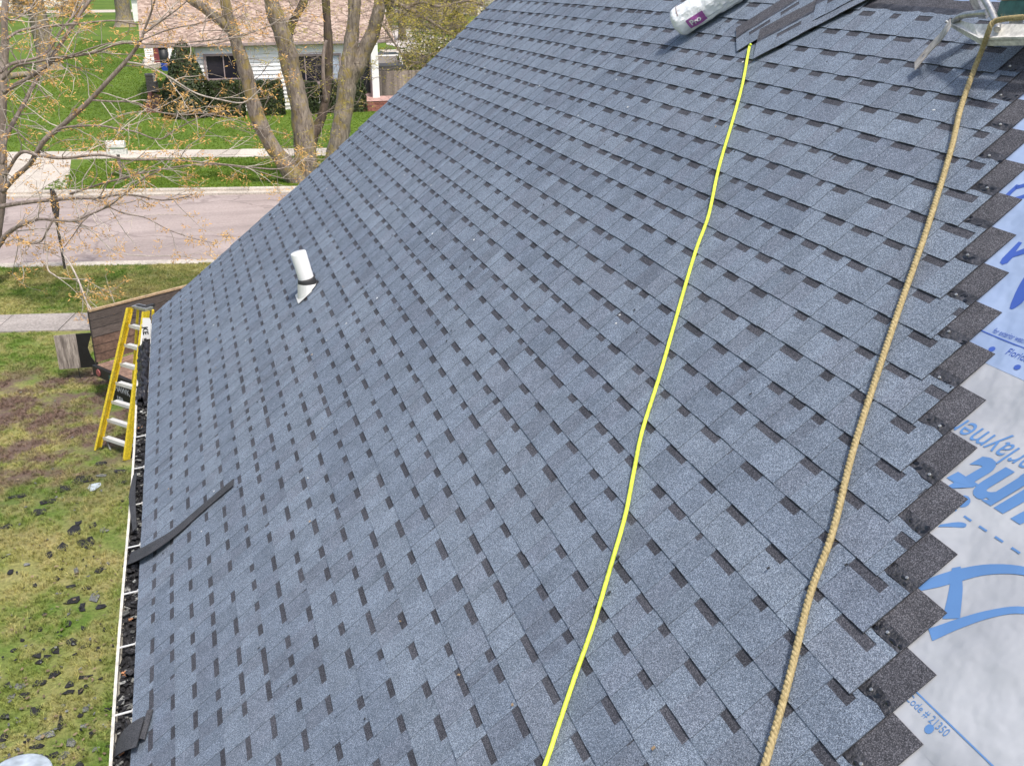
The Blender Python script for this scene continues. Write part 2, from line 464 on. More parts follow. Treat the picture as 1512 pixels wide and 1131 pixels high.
# grass blades: one stuff object per lawn
def tuft_mesh(name, mat, h, n, spread, wd):
    mb = MB(); r = random.Random(3)
    for i in range(n):
        a = r.uniform(0, 6.283); q = Vector((math.cos(a), math.sin(a), 0)) * r.uniform(0, spread)
        d = Vector((r.gauss(0, .45), r.gauss(0, .45), 1)).normalized()
        hh = h * r.uniform(.5, 1.1); wv = Vector((-math.sin(a), math.cos(a), 0)) * wd
        tip = q + d * hh + Vector((d.x, d.y, -.2)) * hh * .5
        m_ = q + d * hh * .55
        mb.face([q - wv, q + wv, m_ + wv * .7, m_ - wv * .7]); mb.face([m_ - wv * .7, m_ + wv * .7, tip])
    o = bpy.data.objects.new(name, mb.mesh(name, mat)); return o
def scatter(name, quad, tuft, density, seed, thr, nscale):
    mb = MB(); mb.face(quad)
    o = bpy.data.objects.new(name, mb.mesh(name, M_LAWN)); COL.objects.link(o); o['kind'] = 'stuff'
    g = bpy.data.node_groups.new(name, 'GeometryNodeTree')
    g.interface.new_socket('Geometry', in_out='INPUT', socket_type='NodeSocketGeometry')
    g.interface.new_socket('Geometry', in_out='OUTPUT', socket_type='NodeSocketGeometry')
    L = g.links.new
    gi, go = g.nodes.new('NodeGroupInput'), g.nodes.new('NodeGroupOutput')
    dp = g.nodes.new('GeometryNodeDistributePointsOnFaces'); dp.inputs['Density'].default_value = density; dp.inputs['Seed'].default_value = seed
    nz = g.nodes.new('ShaderNodeTexNoise'); nz.inputs['Scale'].default_value = nscale; nz.inputs['Detail'].default_value = 3
    cmp = g.nodes.new('ShaderNodeMath'); cmp.operation = 'GREATER_THAN'; cmp.inputs[1].default_value = thr
    dl = g.nodes.new('GeometryNodeDeleteGeometry'); dl.domain = 'POINT'
    inv = g.nodes.new('ShaderNodeMath'); inv.operation = 'LESS_THAN'; inv.inputs[1].default_value = thr
    ip = g.nodes.new('GeometryNodeInstanceOnPoints')
    oi = g.nodes.new('GeometryNodeObjectInfo'); oi.inputs['Object'].default_value = tuft
    rr = g.nodes.new('FunctionNodeRandomValue'); rr.data_type = 'FLOAT_VECTOR'
    rr.inputs[0].default_value = (0, 0, 0); rr.inputs[1].default_value = (0, 0, 6.28)
    rs = g.nodes.new('FunctionNodeRandomValue'); rs.data_type = 'FLOAT'
    rs.inputs[2].default_value = .55; rs.inputs[3].default_value = 1.35
    L(gi.outputs[0], dp.inputs['Mesh']); L(dp.outputs['Points'], dl.inputs['Geometry'])
    L(nz.outputs[0], inv.inputs[0]); L(inv.outputs[0], dl.inputs['Selection'])
    L(dl.outputs[0], ip.inputs['Points']); L(oi.outputs['Geometry'], ip.inputs['Instance'])
    L(rr.outputs[0], ip.inputs['Rotation']); L(rs.outputs[1], ip.inputs['Scale'])
    L(ip.outputs[0], go.inputs[0])
    md = o.modifiers.new('scatter', 'NODES'); md.node_group = g
    return o
tuft_n = tuft_mesh('grass_tuft', M_BLADE, .062, 9, .035, .0035)
tuft_f = tuft_mesh('far_grass_tuft', M_BLADEF, .065, 9, .06, .007)
q = [sp(uv_(gp(-40, 1131))[0] - .6, uv_(gp(0, 1131))[1] - 1.5, .001), sp(.6, -4.5, .001), sp(1.6, V_W0 - .05, .001), sp(-6.5, V_W0 - .05, .001)]
scatter('grass', q, tuft_n, 420, 1, .43, 1.3)
q = [sp(-8, V_W1 + .05, .001), sp(2.2, V_W1 + .05, .001), sp(2.2, V_C0 - .02, .001), sp(-8, V_C0 - .02, .001)]
scatter('grass', q, tuft_n, 420, 2, .30, 1.3)
u0 = uv_(gp(105, 250))[0]
q = [sp(u0 + .2, V_C1 + .02, .001), sp(5.5, V_C1 + .02, .001), sp(5.5, V_F0 - .02, .001), sp(u0 + .2, V_F0 - .02, .001)]
scatter('grass', q, tuft_f, 120, 3, .25, .8)
q = [sp(-17, V_F1 + .03, .001), sp(9, V_F1 + .03, .001), sp(13, 75, .001), sp(-30, 95, .001)]
scatter('grass', q, tuft_f, 40, 4, .2, .5)
# ==================================================================== OUR HOUSE AND ITS ROOF
E_ = 0.1429; LS = 0.978; HS = 0.3365
WC = [0.01567712675990498, 0.03331543019612302, -0.00603754857185762, -0.05737198269394792, 0.10782087596730422, -0.036358680240805935, -0.16338784999682412, -0.022932553555486224, 0.16004672809615322]
def warp(s, n):
    a = min(max(s, -.2), 9.7) / 8 - .35; b = min(max(n, 1), 37.5) / 36 - .5
    return sum(c * k for c, k in zip(WC, (1, a, b, a * a, a * b, b * b, a * a * b, a * b * b, b ** 3)))
def rake_s(n):                              # far end of each course
    t = n / 36.0
    return -.20 + .90 * t - .78 * t * t + .04 * math.sin(n * 1.7) * .2 if n < 20 else .045 - .07 * (n - 20) / 16
def s_end(n):
    return 11.677 - .1177 * n if n <= 36 else 6.24 - .1177 * (n - 37)
HOUSE = thing('house', 'nearest house, its steep roof of new slate blue shingles filling the picture', 'house', (3.5, -6.0, 0))
DK = -.016                                   # deck level below the shingle faces
RIDGE = 6.9
mb = MB()
RK = [(rake_s(max(1, rr / E_ + 1)) + .035, rr) for rr in [-.01 + .1 * i for i in range(70)]]
mb.prism([rf(a, b, DK - .03) for a, b in RK] + [rf(13.5, RK[-1][1], DK - .03), rf(13.5, -.01, DK - .03)], N_ * .026)
mb.build('roof_deck', M_WOODT, HOUSE)
rx, rz = CT * RIDGE, EZ + ST * RIDGE
mb = MB()                                    # the slope beyond the ridge
a0, a1 = rf(-.16, RIDGE, DK - .004), rf(13.5, RIDGE, DK - .004)
dn = Vector((CT * RIDGE, 0, -ST * RIDGE))
mb.face([a0, a1, a1 + dn, a0 + dn]); mb.face([p - Vector((0, 0, .04)) for p in (a0 + dn, a1 + dn, a1, a0)])
mb.build('back_slope', M_HEAD, HOUSE)
mb = MB()                                    # walls with both gables
X0, X1, Y0, Y1 = .32, 2 * rx - .32, -.25, -13.3
for y in (Y0, Y1):
    pl = [Vector((X0, y, 0)), Vector((X1, y, 0)), Vector((X1, y, EZ + .15)), Vector((rx, y, rz - .25)), Vector((X0, y, EZ + .15))]
    mb.prism(pl, (0, -.12 if y == Y0 else .12, 0))
mb.box(((X0 + .06), (Y0 + Y1) / 2, (EZ + .1) / 2), (.12, abs(Y1 - Y0) - .25, EZ + .1)); mb.box((X1 - .06, (Y0 + Y1) / 2, (EZ + .1) / 2), (.12, abs(Y1 - Y0) - .25, EZ + .1))
mb.build('wall', M_SID, HOUSE)
mb = MB()
mb.box((.005, -6.7, EZ - .13), (.025, 13.4, .19)); mb.box((.165, -6.7, EZ - .225), (.30, 13.4, .012))
mb.build('fascia', M_WHITE, HOUSE)
mb = MB()
p = lambda r, n: rf(-.185, r, n)
for (a, b), (c, d) in zip(RK[:-1], RK[1:]):
    a += .03; c += .03
    mb.hexa([rf(a, b, -.20), rf(a + .02, b, -.20), rf(c + .02, d, -.20), rf(c, d, -.20), rf(a, b, DK - .032), rf(a + .02, b, DK - .032), rf(c + .02, d, DK - .032), rf(c, d, DK - .032)])
mb.build('rake_board', M_WHITE, HOUSE)

# underlayment sheets, overlapped, with their print
def wob(s, r):
    k = min(max((s - (s_end(r / E_ - 1.0) + .03)) / .25, 0), 1)
    return k * (.002 + .020 * (.5 + .5 * noise.noise(Vector((s * 2.2 + r * 2.0, r * 5.0 - s * 1.5, 2.2)))) + k * .010 * (1 - abs(noise.noise(Vector((s * 2.6 + r * 1.2, r * 3.4 - s * 2.2, 7.7))))) ** 9 + .0008 * noise.noise(Vector((s * 9, r * 12.0, 5.0))))
M_UND, t_, b_ = nt('grey_white_underlayment')
co = coords(t_, rnd=False)
c_ = ramp(t_, noi(t_, co, 3, 5, .6), [(.3, (.34, .352, .38)), (.7, (.46, .475, .50))])
t_.links.new(c_, b_.inputs['Base Color']); setin(b_, Roughness=.45); bump(t_, b_, noi(t_, co, 2.8, 4, .5), 1.0, .045)
M_UNDB, t_, b_ = nt('blue_tinted_underlayment')
co = coords(t_, rnd=False)
c_ = ramp(t_, noi(t_, co, 3, 5, .6), [(.3, (.265, .345, .515)), (.7, (.335, .42, .59))])
t_.links.new(c_, b_.inputs['Base Color']); setin(b_, Roughness=.45); bump(t_, b_, noi(t_, co, 2.8, 4, .5), 1.0, .045)
def und(s0, s1, r0, r1, base, mat, label):
    mb = MB(); ns, nr = 230, 28
    P = [[rf(s0 + (s1 - s0) * i / ns, r0 + (r1 - r0) * j / nr, base + wob(s0 + (s1 - s0) * i / ns, r0 + (r1 - r0) * j / nr)) for j in range(nr + 1)] for i in range(ns + 1)]
    b = len(mb.v)
    for i in range(ns + 1):
        mb.v += [tuple(q) for q in P[i]]
    for i in range(ns):
        for j in range(nr):
            k = b + i * (nr + 1) + j
            mb.f.append((k, k + nr + 1, k + nr + 2, k + 1)); mb.m.append(0); mb.t.append(1); mb.sm.append(True)
    for i in range(ns):                      # turned-down lower edge
        mb.face([P[i][0] - N_ * .0025, P[i + 1][0] - N_ * .0025, P[i + 1][0], P[i][0]])
    return mb.build('underlayment_sheet', mat, HOUSE, label)
U0 = DK - .0015
und(5.0, 13.45, .6, 1.84, U0 - .0022, M_UND, None)
und(5.0, 13.45, 1.77, 2.80, U0 - .0016, M_UND, None)
und_lo = und(5.0, 13.45, 2.75, 3.80, U0 - .001, M_UND, 'grey white underlayment sheet printed with light blue lettering')
und_hi = und(4.9, 13.45, 3.735, 4.79, U0 - .0002, M_UNDB, 'blue tinted underlayment sheet printed with strong blue marks')
und(4.0, 13.45, 4.72, 5.76, U0 + .0004, M_UNDB, None)
und(3.0, 13.45, 5.70, RIDGE, U0 + .001, M_UNDB, None)
def decal(mb, poly, base, m=0):             # roof-coordinate polygon, finely split so that it follows the sheet
    bm = bmesh.new()
    vs = [bm.verts.new((a, b, 0)) for a, b in poly]
    f = bm.faces.new(vs)
    bmesh.ops.triangulate(bm, faces=[f])
    for _ in range(4): bmesh.ops.subdivide_edges(bm, edges=[e for e in bm.edges if e.calc_length() > .05], cuts=1, use_grid_fill=True)
    bm.verts.ensure_lookup_table()
    off = len(mb.v)
    mb.v += [tuple(rf(v.co.x, v.co.y, base + .0016 + wob(v.co.x, v.co.y))) for v in bm.verts]
    for f in bm.faces:
        f.normal_update()
        ix = [v.index for v in f.verts]
        if f.normal.z < 0: ix.reverse()
        mb.f.append(tuple(off + i for i in ix)); mb.m.append(m); mb.t.append(1); mb.sm.append(False)
    bm.free()
def spl(pts, n=5):
    return [(p.x, p.y) for p in smooth([Vector((a, b, 0)) for a, b in pts], n)]
def text_mb(body, size, M, shear=0, offset=0, align='LEFT', xs=1.0, fn=None):
    c = bpy.data.curves.new('text', 'FONT'); c.body = body; c.size = size; c.shear = shear; c.offset = offset; c.align_x = align
    c.resolution_u = 4
    o = bpy.data.objects.new('text', c); COL.objects.link(o)
    dg = bpy.context.evaluated_depsgraph_get(); dg.update()
    me = o.evaluated_get(dg).to_mesh()
    mb = MB()
    for v in me.vertices:
        q = Vector((v.co.x * xs, v.co.y, v.co.z))
        mb.v.append(tuple(fn(q)) if fn else tuple(M @ q))
    for p in me.polygons:
        mb.f.append(tuple(p.vertices)); mb.m.append(0); mb.t.append(1); mb.sm.append(False)
    bpy.data.objects.remove(o); bpy.data.curves.remove(c)
    return mb
def rtext(body, s, r, size, base, ang=0.0, **kw):
    ca, sa = math.cos(ang), math.sin(ang)
    def fn(q):
        ss, rr = s + q.x * ca - q.y * sa, r + q.x * sa + q.y * ca
        return rf(ss, rr, base + .0017 + wob(ss, rr))
    return text_mb(body, size, None, fn=fn, **kw)
BL, BH = U0 - .001, U0 - .0002
PI = math.pi
rtext('Underlayment', 9.335, 3.545, .108, BL, PI, shear=.25, xs=.86).build('lettering', M_PRINT2, und_lo)
rtext('unt', 9.325, 3.468, .225, BL, PI, shear=.35, offset=.008, xs=1.02).build('lettering', M_PRINT2, und_lo)
rtext('Florida Building Code # 21350', 9.588, 2.816, .031, BL, .02, align='RIGHT', xs=.86).build('lettering', M_PRINT2, und_lo)
mb = MB()
def line(mb, s0, r0, s1, r1, h, base):
    n_ = int((s1 - s0) / .03)
    for i in range(n_):
        a, b = s0 + (s1 - s0) * i / n_, s0 + (s1 - s0) * (i + 1) / n_
        q0, q1 = r0 + (r1 - r0) * i / n_, r0 + (r1 - r0) * (i + 1) / n_
        mb.face([rf(a, q0, base + .0016 + wob(a, q0)), rf(b, q1, base + .0016 + wob(b, q1)), rf(b, q1 + h, base + .0016 + wob(b, q1 + h)), rf(a, q0 + h, base + .0016 + wob(a, q0 + h))])
line(mb, 8.9, 2.8445, 11.5, 2.8445, .004, BL)
mb.build('printed_line', M_PRINT2, und_lo)
mb = MB(); decal(mb, [(9.541 + .013 * math.cos(a * .5236), 2.803 + .013 * math.sin(a * .5236)) for a in range(12)], BL); mb.build('printed_dot', M_PRINT2, und_lo)
x = 9.06
while x < 10.2:
    mb = MB(); decal(mb, [(x, 3.291), (x + .032, 3.291), (x + .032, 3.297), (x, 3.297)], BL); x += .0645
    mb.build('printed_dash', M_PRINT2, und_lo)

mb = MB()
def stroke(c, wd):                           # a band of given half-widths along a centre line
    c = [Vector((a, b, 0)) for a, b in c]; C = smooth(c, 5); W = lerps(wd, len(C)); Lf, Rt = [], []
    for i, p in enumerate(C):
        d = (C[min(i + 1, len(C) - 1)] - C[max(i - 1, 0)]).normalized(); nn = Vector((-d.y, d.x, 0)) * W[i]
        Lf.append((p + nn)); Rt.append((p - nn))
    for i in range(len(C) - 1):
        decal_q = [(Rt[i].x, Rt[i].y), (Rt[i + 1].x, Rt[i + 1].y), (Lf[i + 1].x, Lf[i + 1].y), (Lf[i].x, Lf[i].y)]
        for k in range(1):
            off = len(MBX.v)
            MBX.v += [tuple(rf(a, b, BASEX + .0016 + wob(a, b))) for a, b in decal_q]
            MBX.f.append((off, off + 1, off + 2, off + 3)); MBX.m.append(0); MBX.t.append(1); MBX.sm.append(False)
MBX, BASEX = mb, BL
stroke([(9.19, 3.04), (9.23, 3.105), (9.262, 3.153), (9.315, 3.211), (9.398, 3.262), (9.50, 3.29), (9.65, 3.29)], [.012, .02, .021, .016, .012, .012, .012])
stroke([(9.236, 3.165), (9.29, 3.115), (9.347, 3.048)], [.012, .019, .024])
stroke([(9.34, 2.98), (9.372, 3.045), (9.422, 3.125), (9.48, 3.182), (9.60, 3.24), (9.75, 3.26)], [.02, .016, .012, .010, .010, .010])
mb.build('printed_logo', M_PRINT2, und_lo); mb = MB()
decal(mb, [(9.083 + .024 * math.cos(a * .5236), 3.328 + .02 * math.sin(a * .5236)) for a in range(12)], BL)
mb.build('printed_dot', M_PRINT2, und_lo); mb = MB()
decal(mb, spl([(9.09, 3.235), (9.125, 3.27), (9.150, 3.279), (9.155, 3.268), (9.12, 3.246), (9.09, 3.225)], 3), BL)
mb.build('printed_logo', M_PRINT2, und_lo)
rtext('for exterior weather, surface conditions may vary', 8.842, 3.846, .03, BH, .045, align='CENTER', xs=.62).build('lettering', M_PRINT1, und_hi)
rtext('Florida Building Code', 8.765, 3.789, .036, BH, .03, xs=.9).build('lettering', M_PRINT1, und_hi)
mb = MB(); MBX, BASEX = mb, BH
line(mb, 8.3, 3.8245, 11, 3.845, .004, BH)
for a0, b0 in ((8.711, 3.786), (8.846, 3.765), (8.98, 3.772)):
    decal(mb, [(a0 + .012 * math.cos(a * .5236), b0 + .010 * math.sin(a * .5236)) for a in range(12)], BH)
decal(mb, [(8.419, 4.18), (8.424, 4.10), (8.432, 4.082), (8.448, 4.078), (8.460, 4.090), (8.458, 4.117), (8.489, 4.144), (8.56, 4.19), (8.54, 4.215), (8.469, 4.166), (8.447, 4.14), (8.436, 4.18)], BH)
decal(mb, [(8.352 + .011 * math.cos(a * .6283), 4.185 + .010 * math.sin(a * .6283)) for a in range(10)], BH)
decal(mb, spl([(8.630, 3.938), (8.645, 3.942), (8.652, 3.99), (8.62, 4.06), (8.57, 4.08), (8.585, 4.02), (8.615, 3.96)], 3), BH)
stroke([(8.19, 4.40), (8.192, 4.345), (8.215, 4.328), (8.262, 4.362), (8.30, 4.40)], [.010] * 5)
stroke([(8.19, 4.385), (8.222, 4.408), (8.27, 4.42), (8.31, 4.44)], [.010] * 4)
stroke([(8.30, 4.20), (8.33, 4.195), (8.34, 4.20)], [.004] * 3)
mb.build('printed_logo', M_PRINT1, und_hi)

# the shingles: a base strip with a dark band in the gaps, and the dragon teeth laminated on it
TB_, TT_ = .0021, .0021
LIFT = .0047
def teeth_pattern(r):
    out = []; x = r.uniform(-.06, .0)
    while x < LS:
        wd = r.choice((.06, .09, .11, .12, .135, .165)) * r.uniform(.85, 1.15)
        g = r.choice((.07, .09, .105, .115, .125, .14)) * r.uniform(.85, 1.15)
        out.append((max(x, 0), min(x + wd, LS))); x += wd + g
    return [(a, b) for a, b in out if b - a > .012]
def shingle_mb(teeth, x0, x1, r):
    mb = MB()                                # mats: 0 tooth, 1 tooth brownish, 2 dark, 3 headlap, 4 sealant, 5 edge
    yd0, yd1, ys1, yb1 = E_ - .031, E_ + .003, E_ + .026, E_ + .066
    T = [(max(a, x0), min(b, x1)) for a, b in teeth if b > x0 + .004 and a < x1 - .004]
    gaps = []; x = x0
    for a, b in T:
        if a - x > .003: gaps.append((x, a))
        x = b
    if x1 - x > .003: gaps.append((x, x1))
    z = TB_
    q = lambda a, b, c, d, zz, m, t=1.0: mb.face([(a, c, zz), (b, c, zz), (b, d, zz), (a, d, zz)], m, t)
    for a, b in gaps:
        q(a, b, 0, yd0, z, 0 if r.random() < .7 else 1, r.uniform(.90, 1.06)); q(a, b, yd0, yd1, z, 2, r.uniform(.85, 1.2))
        mb.face([(a, 0, 0), (b, 0, 0), (b, 0, z), (a, 0, z)], 5)
    q(x0, x1, ys1, yb1, z, 4); q(x0, x1, yb1, HS, z, 3)
    mb.face([(x0, HS, 0), (x0, HS, z), (x1, HS, z), (x1, HS, 0)], 5)
    mb.face([(x0, 0, 0), (x0, 0, z), (x0, HS, z), (x0, HS, 0)], 5); mb.face([(x1, 0, 0), (x1, HS, 0), (x1, HS, z), (x1, 0, z)], 5)
    z2 = z + TT_
    for a, b in T:
        tn = r.uniform(.93, 1.07) if r.random() < .85 else r.uniform(.86, .93)
        e = .0012
        q(a + e, b - e, e, yd1, z2, 0 if r.random() < .72 else 1, tn)
        mb.face([(a, 0, 0), (b, 0, 0), (b - e, e, z2), (a + e, e, z2)], 5)
        mb.face([(a, 0, z), (a + e, e, z2), (a + e, yd1, z2), (a, yd1, z)], 0, .5)
        mb.face([(b, 0, z), (b, yd1, z), (b - e, yd1, z2), (b - e, e, z2)], 0, .5)
    nx = max(2, int((x1 - x0) / .045)); xs = [x0 + (x1 - x0) * i / nx for i in range(nx + 1)]
    ye = [ys1 + r.uniform(-.006, .007) for _ in xs]
    for i in range(nx):
        mb.face([(xs[i], yd1, z2), (xs[i + 1], yd1, z2), (xs[i + 1], ye[i + 1], z2), (xs[i], ye[i], z2)], 0, .97)
        mb.face([(xs[i], ye[i], z2), (xs[i + 1], ye[i + 1], z2), (xs[i + 1], ye[i + 1], z), (xs[i], ye[i], z)], 5)
    for a, b in gaps:
        mb.face([(a, yd1, z), (b, yd1, z), (b, yd1, z2), (a, yd1, z2)], 5)
    return mb
SM = [M_TOOTH, M_TOOTHB, M_DARK, M_HEAD, M_SEAL, M_EDGE]
VAR = []
for i in range(26):
    r = random.Random(100 + i); tp = teeth_pattern(r); VAR.append((tp, shingle_mb(tp, 0, LS, r)))
VMESH = [v[1].mesh('shingle', SM) for v in VAR]
B3 = Matrix((S_, R_, N_)).transposed()
def shingle_matrix(s, r, slope, lift=0.0, extra=0.0):
    tilt = LIFT / E_ + lift
    M = B3 @ Matrix.Rotation(math.atan(slope), 3, 'Z') @ Matrix.Rotation(-tilt, 3, 'X')
    hb = DK + LIFT * HS / E_ + extra
    return Matrix.Translation(rf(s, r, hb)) @ M.to_4x4()
SH = []; r = random.Random(21)
for n in range(1, 48):
    se = s_end(n); smin = rake_s(n) + r.uniform(-.012, .012)
    if n <= 1: smin = rake_s(2)
    m = 0
    while True:
        b = se - m * LS; a = b - LS; m += 1
        if b < smin + .03: break
        if a > 13.2: continue
        x0 = max(0, smin - a); x1 = LS
        sm_ = (a + b) / 2
        w0 = warp(a, n); sl_ = (warp(b, n) - w0) / LS
        rr = (n - 1) * E_ + w0
        if rr + .36 > RIDGE: continue
        jit = r.gauss(0, .0012); lf = abs(r.gauss(0, .0016)); k = r.randrange(len(VAR)); ro = r.gauss(0, .0012)
        Mw = shingle_matrix(a, rr + jit, sl_ + ro, lf, lf * HS * .98 + r.uniform(-.0002, .0002))
        c = Mw @ Vector((LS / 2, .07, 0)); d = CR.transposed() @ (c - CAMP)
        u, v = F * d.x / -d.z + IW / 2, -F * d.y / -d.z + IH / 2
        vis = d.z < -.3 and -150 < u < IW + 150 and -90 < v < IH + 110
        SH.append([d.length if vis else 999, k, x0, x1, Mw, r.random()])
SH.sort(key=lambda e: e[0])
rest = MB()
Hinv = Matrix.Translation(-HOUSE.location)
for i, (dist, k, x0, x1, Mw, q) in enumerate(SH):
    if i < 295 and dist < 900:
        me = VMESH[k] if x0 == 0 else shingle_mb(VAR[k][0], x0, x1, random.Random(i)).mesh('shingle', SM)
        o = bpy.data.objects.new('shingle', me); COL.objects.link(o); o.parent = HOUSE; o.matrix_basis = Hinv @ Mw
    else:
        rest.add(VAR[k][1] if x0 == 0 else shingle_mb(VAR[k][0], x0, x1, random.Random(i)), Mw)
if rest.v: rest.build('shingle_field', SM, HOUSE, kind='stuff')
mb = MB(); tar = MB(); r = random.Random(19)       # nail heads and tar dabs in the open nailing zones
for n in range(13, 37):
    s0 = s_end(n); rr = (n - 1) * E_ + warp(s0, n) + E_
    if r.random() < .75:
        a, b = s0 - r.uniform(.03, .09), rr + r.uniform(.038, .056)
        mb.tube([rf(a, b, DK + .006), rf(a, b, DK + .0125)], .0048, 8)
    for q in range(r.randint(2, 4)):
        a, b = s0 - r.uniform(.005, .115), rr + r.uniform(.028, .06); ra, rb = r.uniform(.006, .017), r.uniform(.004, .008); an = r.gauss(.1, .35)
        hh = DK + LIFT * (HS - E_ - (b - rr)) / E_ + TB_ + .0004
        ring = [(a + math.cos(t) * ra * math.cos(an) - math.sin(t) * rb * math.sin(an), b + math.cos(t) * ra * math.sin(an) + math.sin(t) * rb * math.cos(an)) for t in [k * PI / 5 for k in range(10)]]
        c_ = rf(a, b, hh + .003)
        for k in range(10): tar.face([c_, rf(*ring[k], hh), rf(*ring[(k + 1) % 10], hh)], 0, 1, True)
mb.build('nail_heads', M_SILV, HOUSE, kind='stuff')
M_TAR = gen('glossy_tar', (.008, .008, .01), .25, .3, 30, spec=.6)
tar.build('tar_dabs', M_TAR, HOUSE, kind='stuff')
mb = MB(); r = random.Random(14)
for i in range(150):
    s1, r1 = r.uniform(.3, 9.3), r.uniform(.2, 5.0)
    if s1 > s_end(r1 / E_ + 1) - .1: continue
    mb.box(rf(s1, r1, .007), (r.uniform(.004, .014), r.uniform(.004, .011), .003), B3 @ Matrix.Rotation(r.uniform(0, 6), 3, 'Z'), r.choice((0, 0, 0, 1, 2)), r.uniform(.6, 1.1))
mb.build('roof_crumbs', [M_EDGE, M_PVC, M_WOODT], HOUSE, kind='stuff')
# ---- gutter with straps and what lies in it
LIPX = -.110; GZ = EZ - .045
mb = MB()
prof = [(-.010, .0), (-.010, -.115), (-.075, -.125), (-.088, -.085), (-.100, -.06), (LIPX, -.02), (LIPX, .0), (LIPX + .016, .002), (LIPX + .016, -.012)]
ys = [.02 - .25 * i for i in range(54)]
for i in range(len(ys) - 1):
    w0, w1 = .007 * math.sin(ys[i] * 1.3) + .012 * max(0, 1 + ys[i] / 2), .007 * math.sin(ys[i + 1] * 1.3) + .012 * max(0, 1 + ys[i + 1] / 2)
    for (x0, z0), (x1, z1) in zip(prof[:-1], prof[1:]):
        k0 = 1 if x0 < -.08 else 0; k1 = 1 if x1 < -.08 else 0
        mb.face([(x0 + w0 * k0, ys[i], GZ + z0), (x1 + w0 * k1, ys[i], GZ + z1), (x1 + w1 * k1, ys[i + 1], GZ + z1), (x0 + w1 * k0, ys[i + 1], GZ + z0)])
mb.prism([Vector((x, .02, GZ + z)) for x, z in prof[:7]], (0, .004, 0))
M_CREAM = gen('cream_gutter_paint', (.66, .63, .55), .5, .12, 4, fine=18)
gut = mb.build('gutter', M_CREAM, HOUSE, 'white metal gutter along the eave, full of roof debris')
for py in (583, 658, 704, 757, 818, 885, 962, 1060):
    s, _ = rp(200 - (py - 700) * .03, py, -.03)
    mb = MB()
    mb.bar((LIPX + .006, -s, GZ + .004), (-.006, -s + .012, GZ + .006), .013, .004)
    mb.box((-.012, -s + .012, GZ + .002), (.012, .02, .02))
    mb.build('gutter_strap', M_ALU, gut)
mb = MB(); r = random.Random(5)
nx = 7
for i in range(340):
    y0, y1 = -.02 - i * .036, -.02 - (i + 1) * .036
    for j in range(nx):
        xa, xb = -.095 + .084 * j / nx, -.095 + .084 * (j + 1) / nx
        f = lambda x, y: GZ - .045 + .03 * noise.noise(Vector((x * 16, y * 9, 0))) + .02 * noise.noise(Vector((x * 45, y * 40, 3))) + (.02 if y > -2.3 else 0)
        mb.face([(xa, y0, f(xa, y0)), (xa, y1, f(xa, y1)), (xb, y1, f(xb, y1)), (xb, y0, f(xb, y0))], 0, r.uniform(.6, 1.6))
for i in range(900):                          # crumbs and chips
    x, y = r.uniform(-.095, -.015), -r.uniform(.05, 12); z = GZ - .035 + .03 * noise.noise(Vector((x * 16, y * 9, 0))) + r.uniform(0, .02) + (.02 if y > -2.3 else 0)
    R3 = Matrix.Rotation(r.uniform(0, 6), 3, 'Z') @ Matrix.Rotation(r.gauss(0, .5), 3, 'X')
    mb.box((x, y, z), (r.uniform(.012, .05), r.uniform(.012, .035), .004), R3, r.choice((0, 0, 0, 1)), r.uniform(.5, 1.7))
for px, py in ((195, 920), (184, 1003), (186, 1008), (180, 1124), (205, 640)):
    s, _ = rp(px, py, -.03)
    for q in range(2):
        R3 = Matrix.Rotation(r.uniform(0, 6), 3, 'Z') @ Matrix.Rotation(r.gauss(0, .4), 3, 'X')
        mb.box((-.055 + r.uniform(-.025, .025), -s + r.uniform(-.04, .04), GZ + r.uniform(-.015, .0)), (r.uniform(.012, .024), r.uniform(.008, .018), .003), R3, 2, r.uniform(.8, 1.2))
M_LEAF = gen('dead_orange_leaf', (.44, .20, .09), .8, .3, 20)
mb.build('gutter_debris', [M_SCRAP, M_SCRAPG, M_LEAF], gut, 'black crumbled shingle bits and dead leaves', kind='stuff')

# ---- plumbing vent through the roof
VP = thing('vent_pipe', 'white plastic vent pipe standing out of the shingles with a black rubber collar', 'vent pipe', rf(*rp(447, 437), 0))
s0, r0 = rp(452, 426, .02)
base = rf(s0, r0, -.03)
VH = .335
def vh(z): return base + Vector((-.085 * z / .4, -.02 * z, z))
rr_ = .061
mb = MB(); mb.tube([vh(.02), vh(VH - .004), vh(VH), vh(VH), vh(VH - .012), vh(VH - .0125)], [rr_, rr_, rr_ - .002, rr_ - .007, rr_ - .008, .001], 28, cap=False)
mb.build('pipe', M_PVC, VP)
mb = MB(); mb.tube([vh(.068), vh(.085), vh(.108), vh(.126), vh(.127)], [.078, .075, .070, .067, .061], 24, cap=False)
mb.build('collar', M_RUBBER, VP)
mb = MB()
ring0 = [rf(s0 +   .098 * math.cos(a * PI / 12), r0 + .0 + .105 * math.sin(a * PI / 12), .008) for a in range(24)]
ring1 = [vh(.085) + (Vector((0, -1, 0)) * math.cos(a * PI / 12) + Vector((1, 0, 0)) * math.sin(a * PI / 12)) * .077 for a in range(24)]
for a in range(24):
    mb.face([ring0[a], ring0[(a + 1) % 24], ring1[(a + 1) % 24], ring1[a]], sm=True)
mb.hexa([rf(s0 - .115, r0 - .115, .004), rf(s0 + .115, r0 - .115, .004), rf(s0 + .115, r0 + .03, .004), rf(s0 - .115, r0 + .03, .004),
         rf(s0 - .115, r0 - .115, .0075), rf(s0 + .115, r0 - .115, .0075), rf(s0 + .115, r0 + .03, .0075), rf(s0 - .115, r0 + .03, .0075)])
mb.build('flashing', M_ALU, VP)

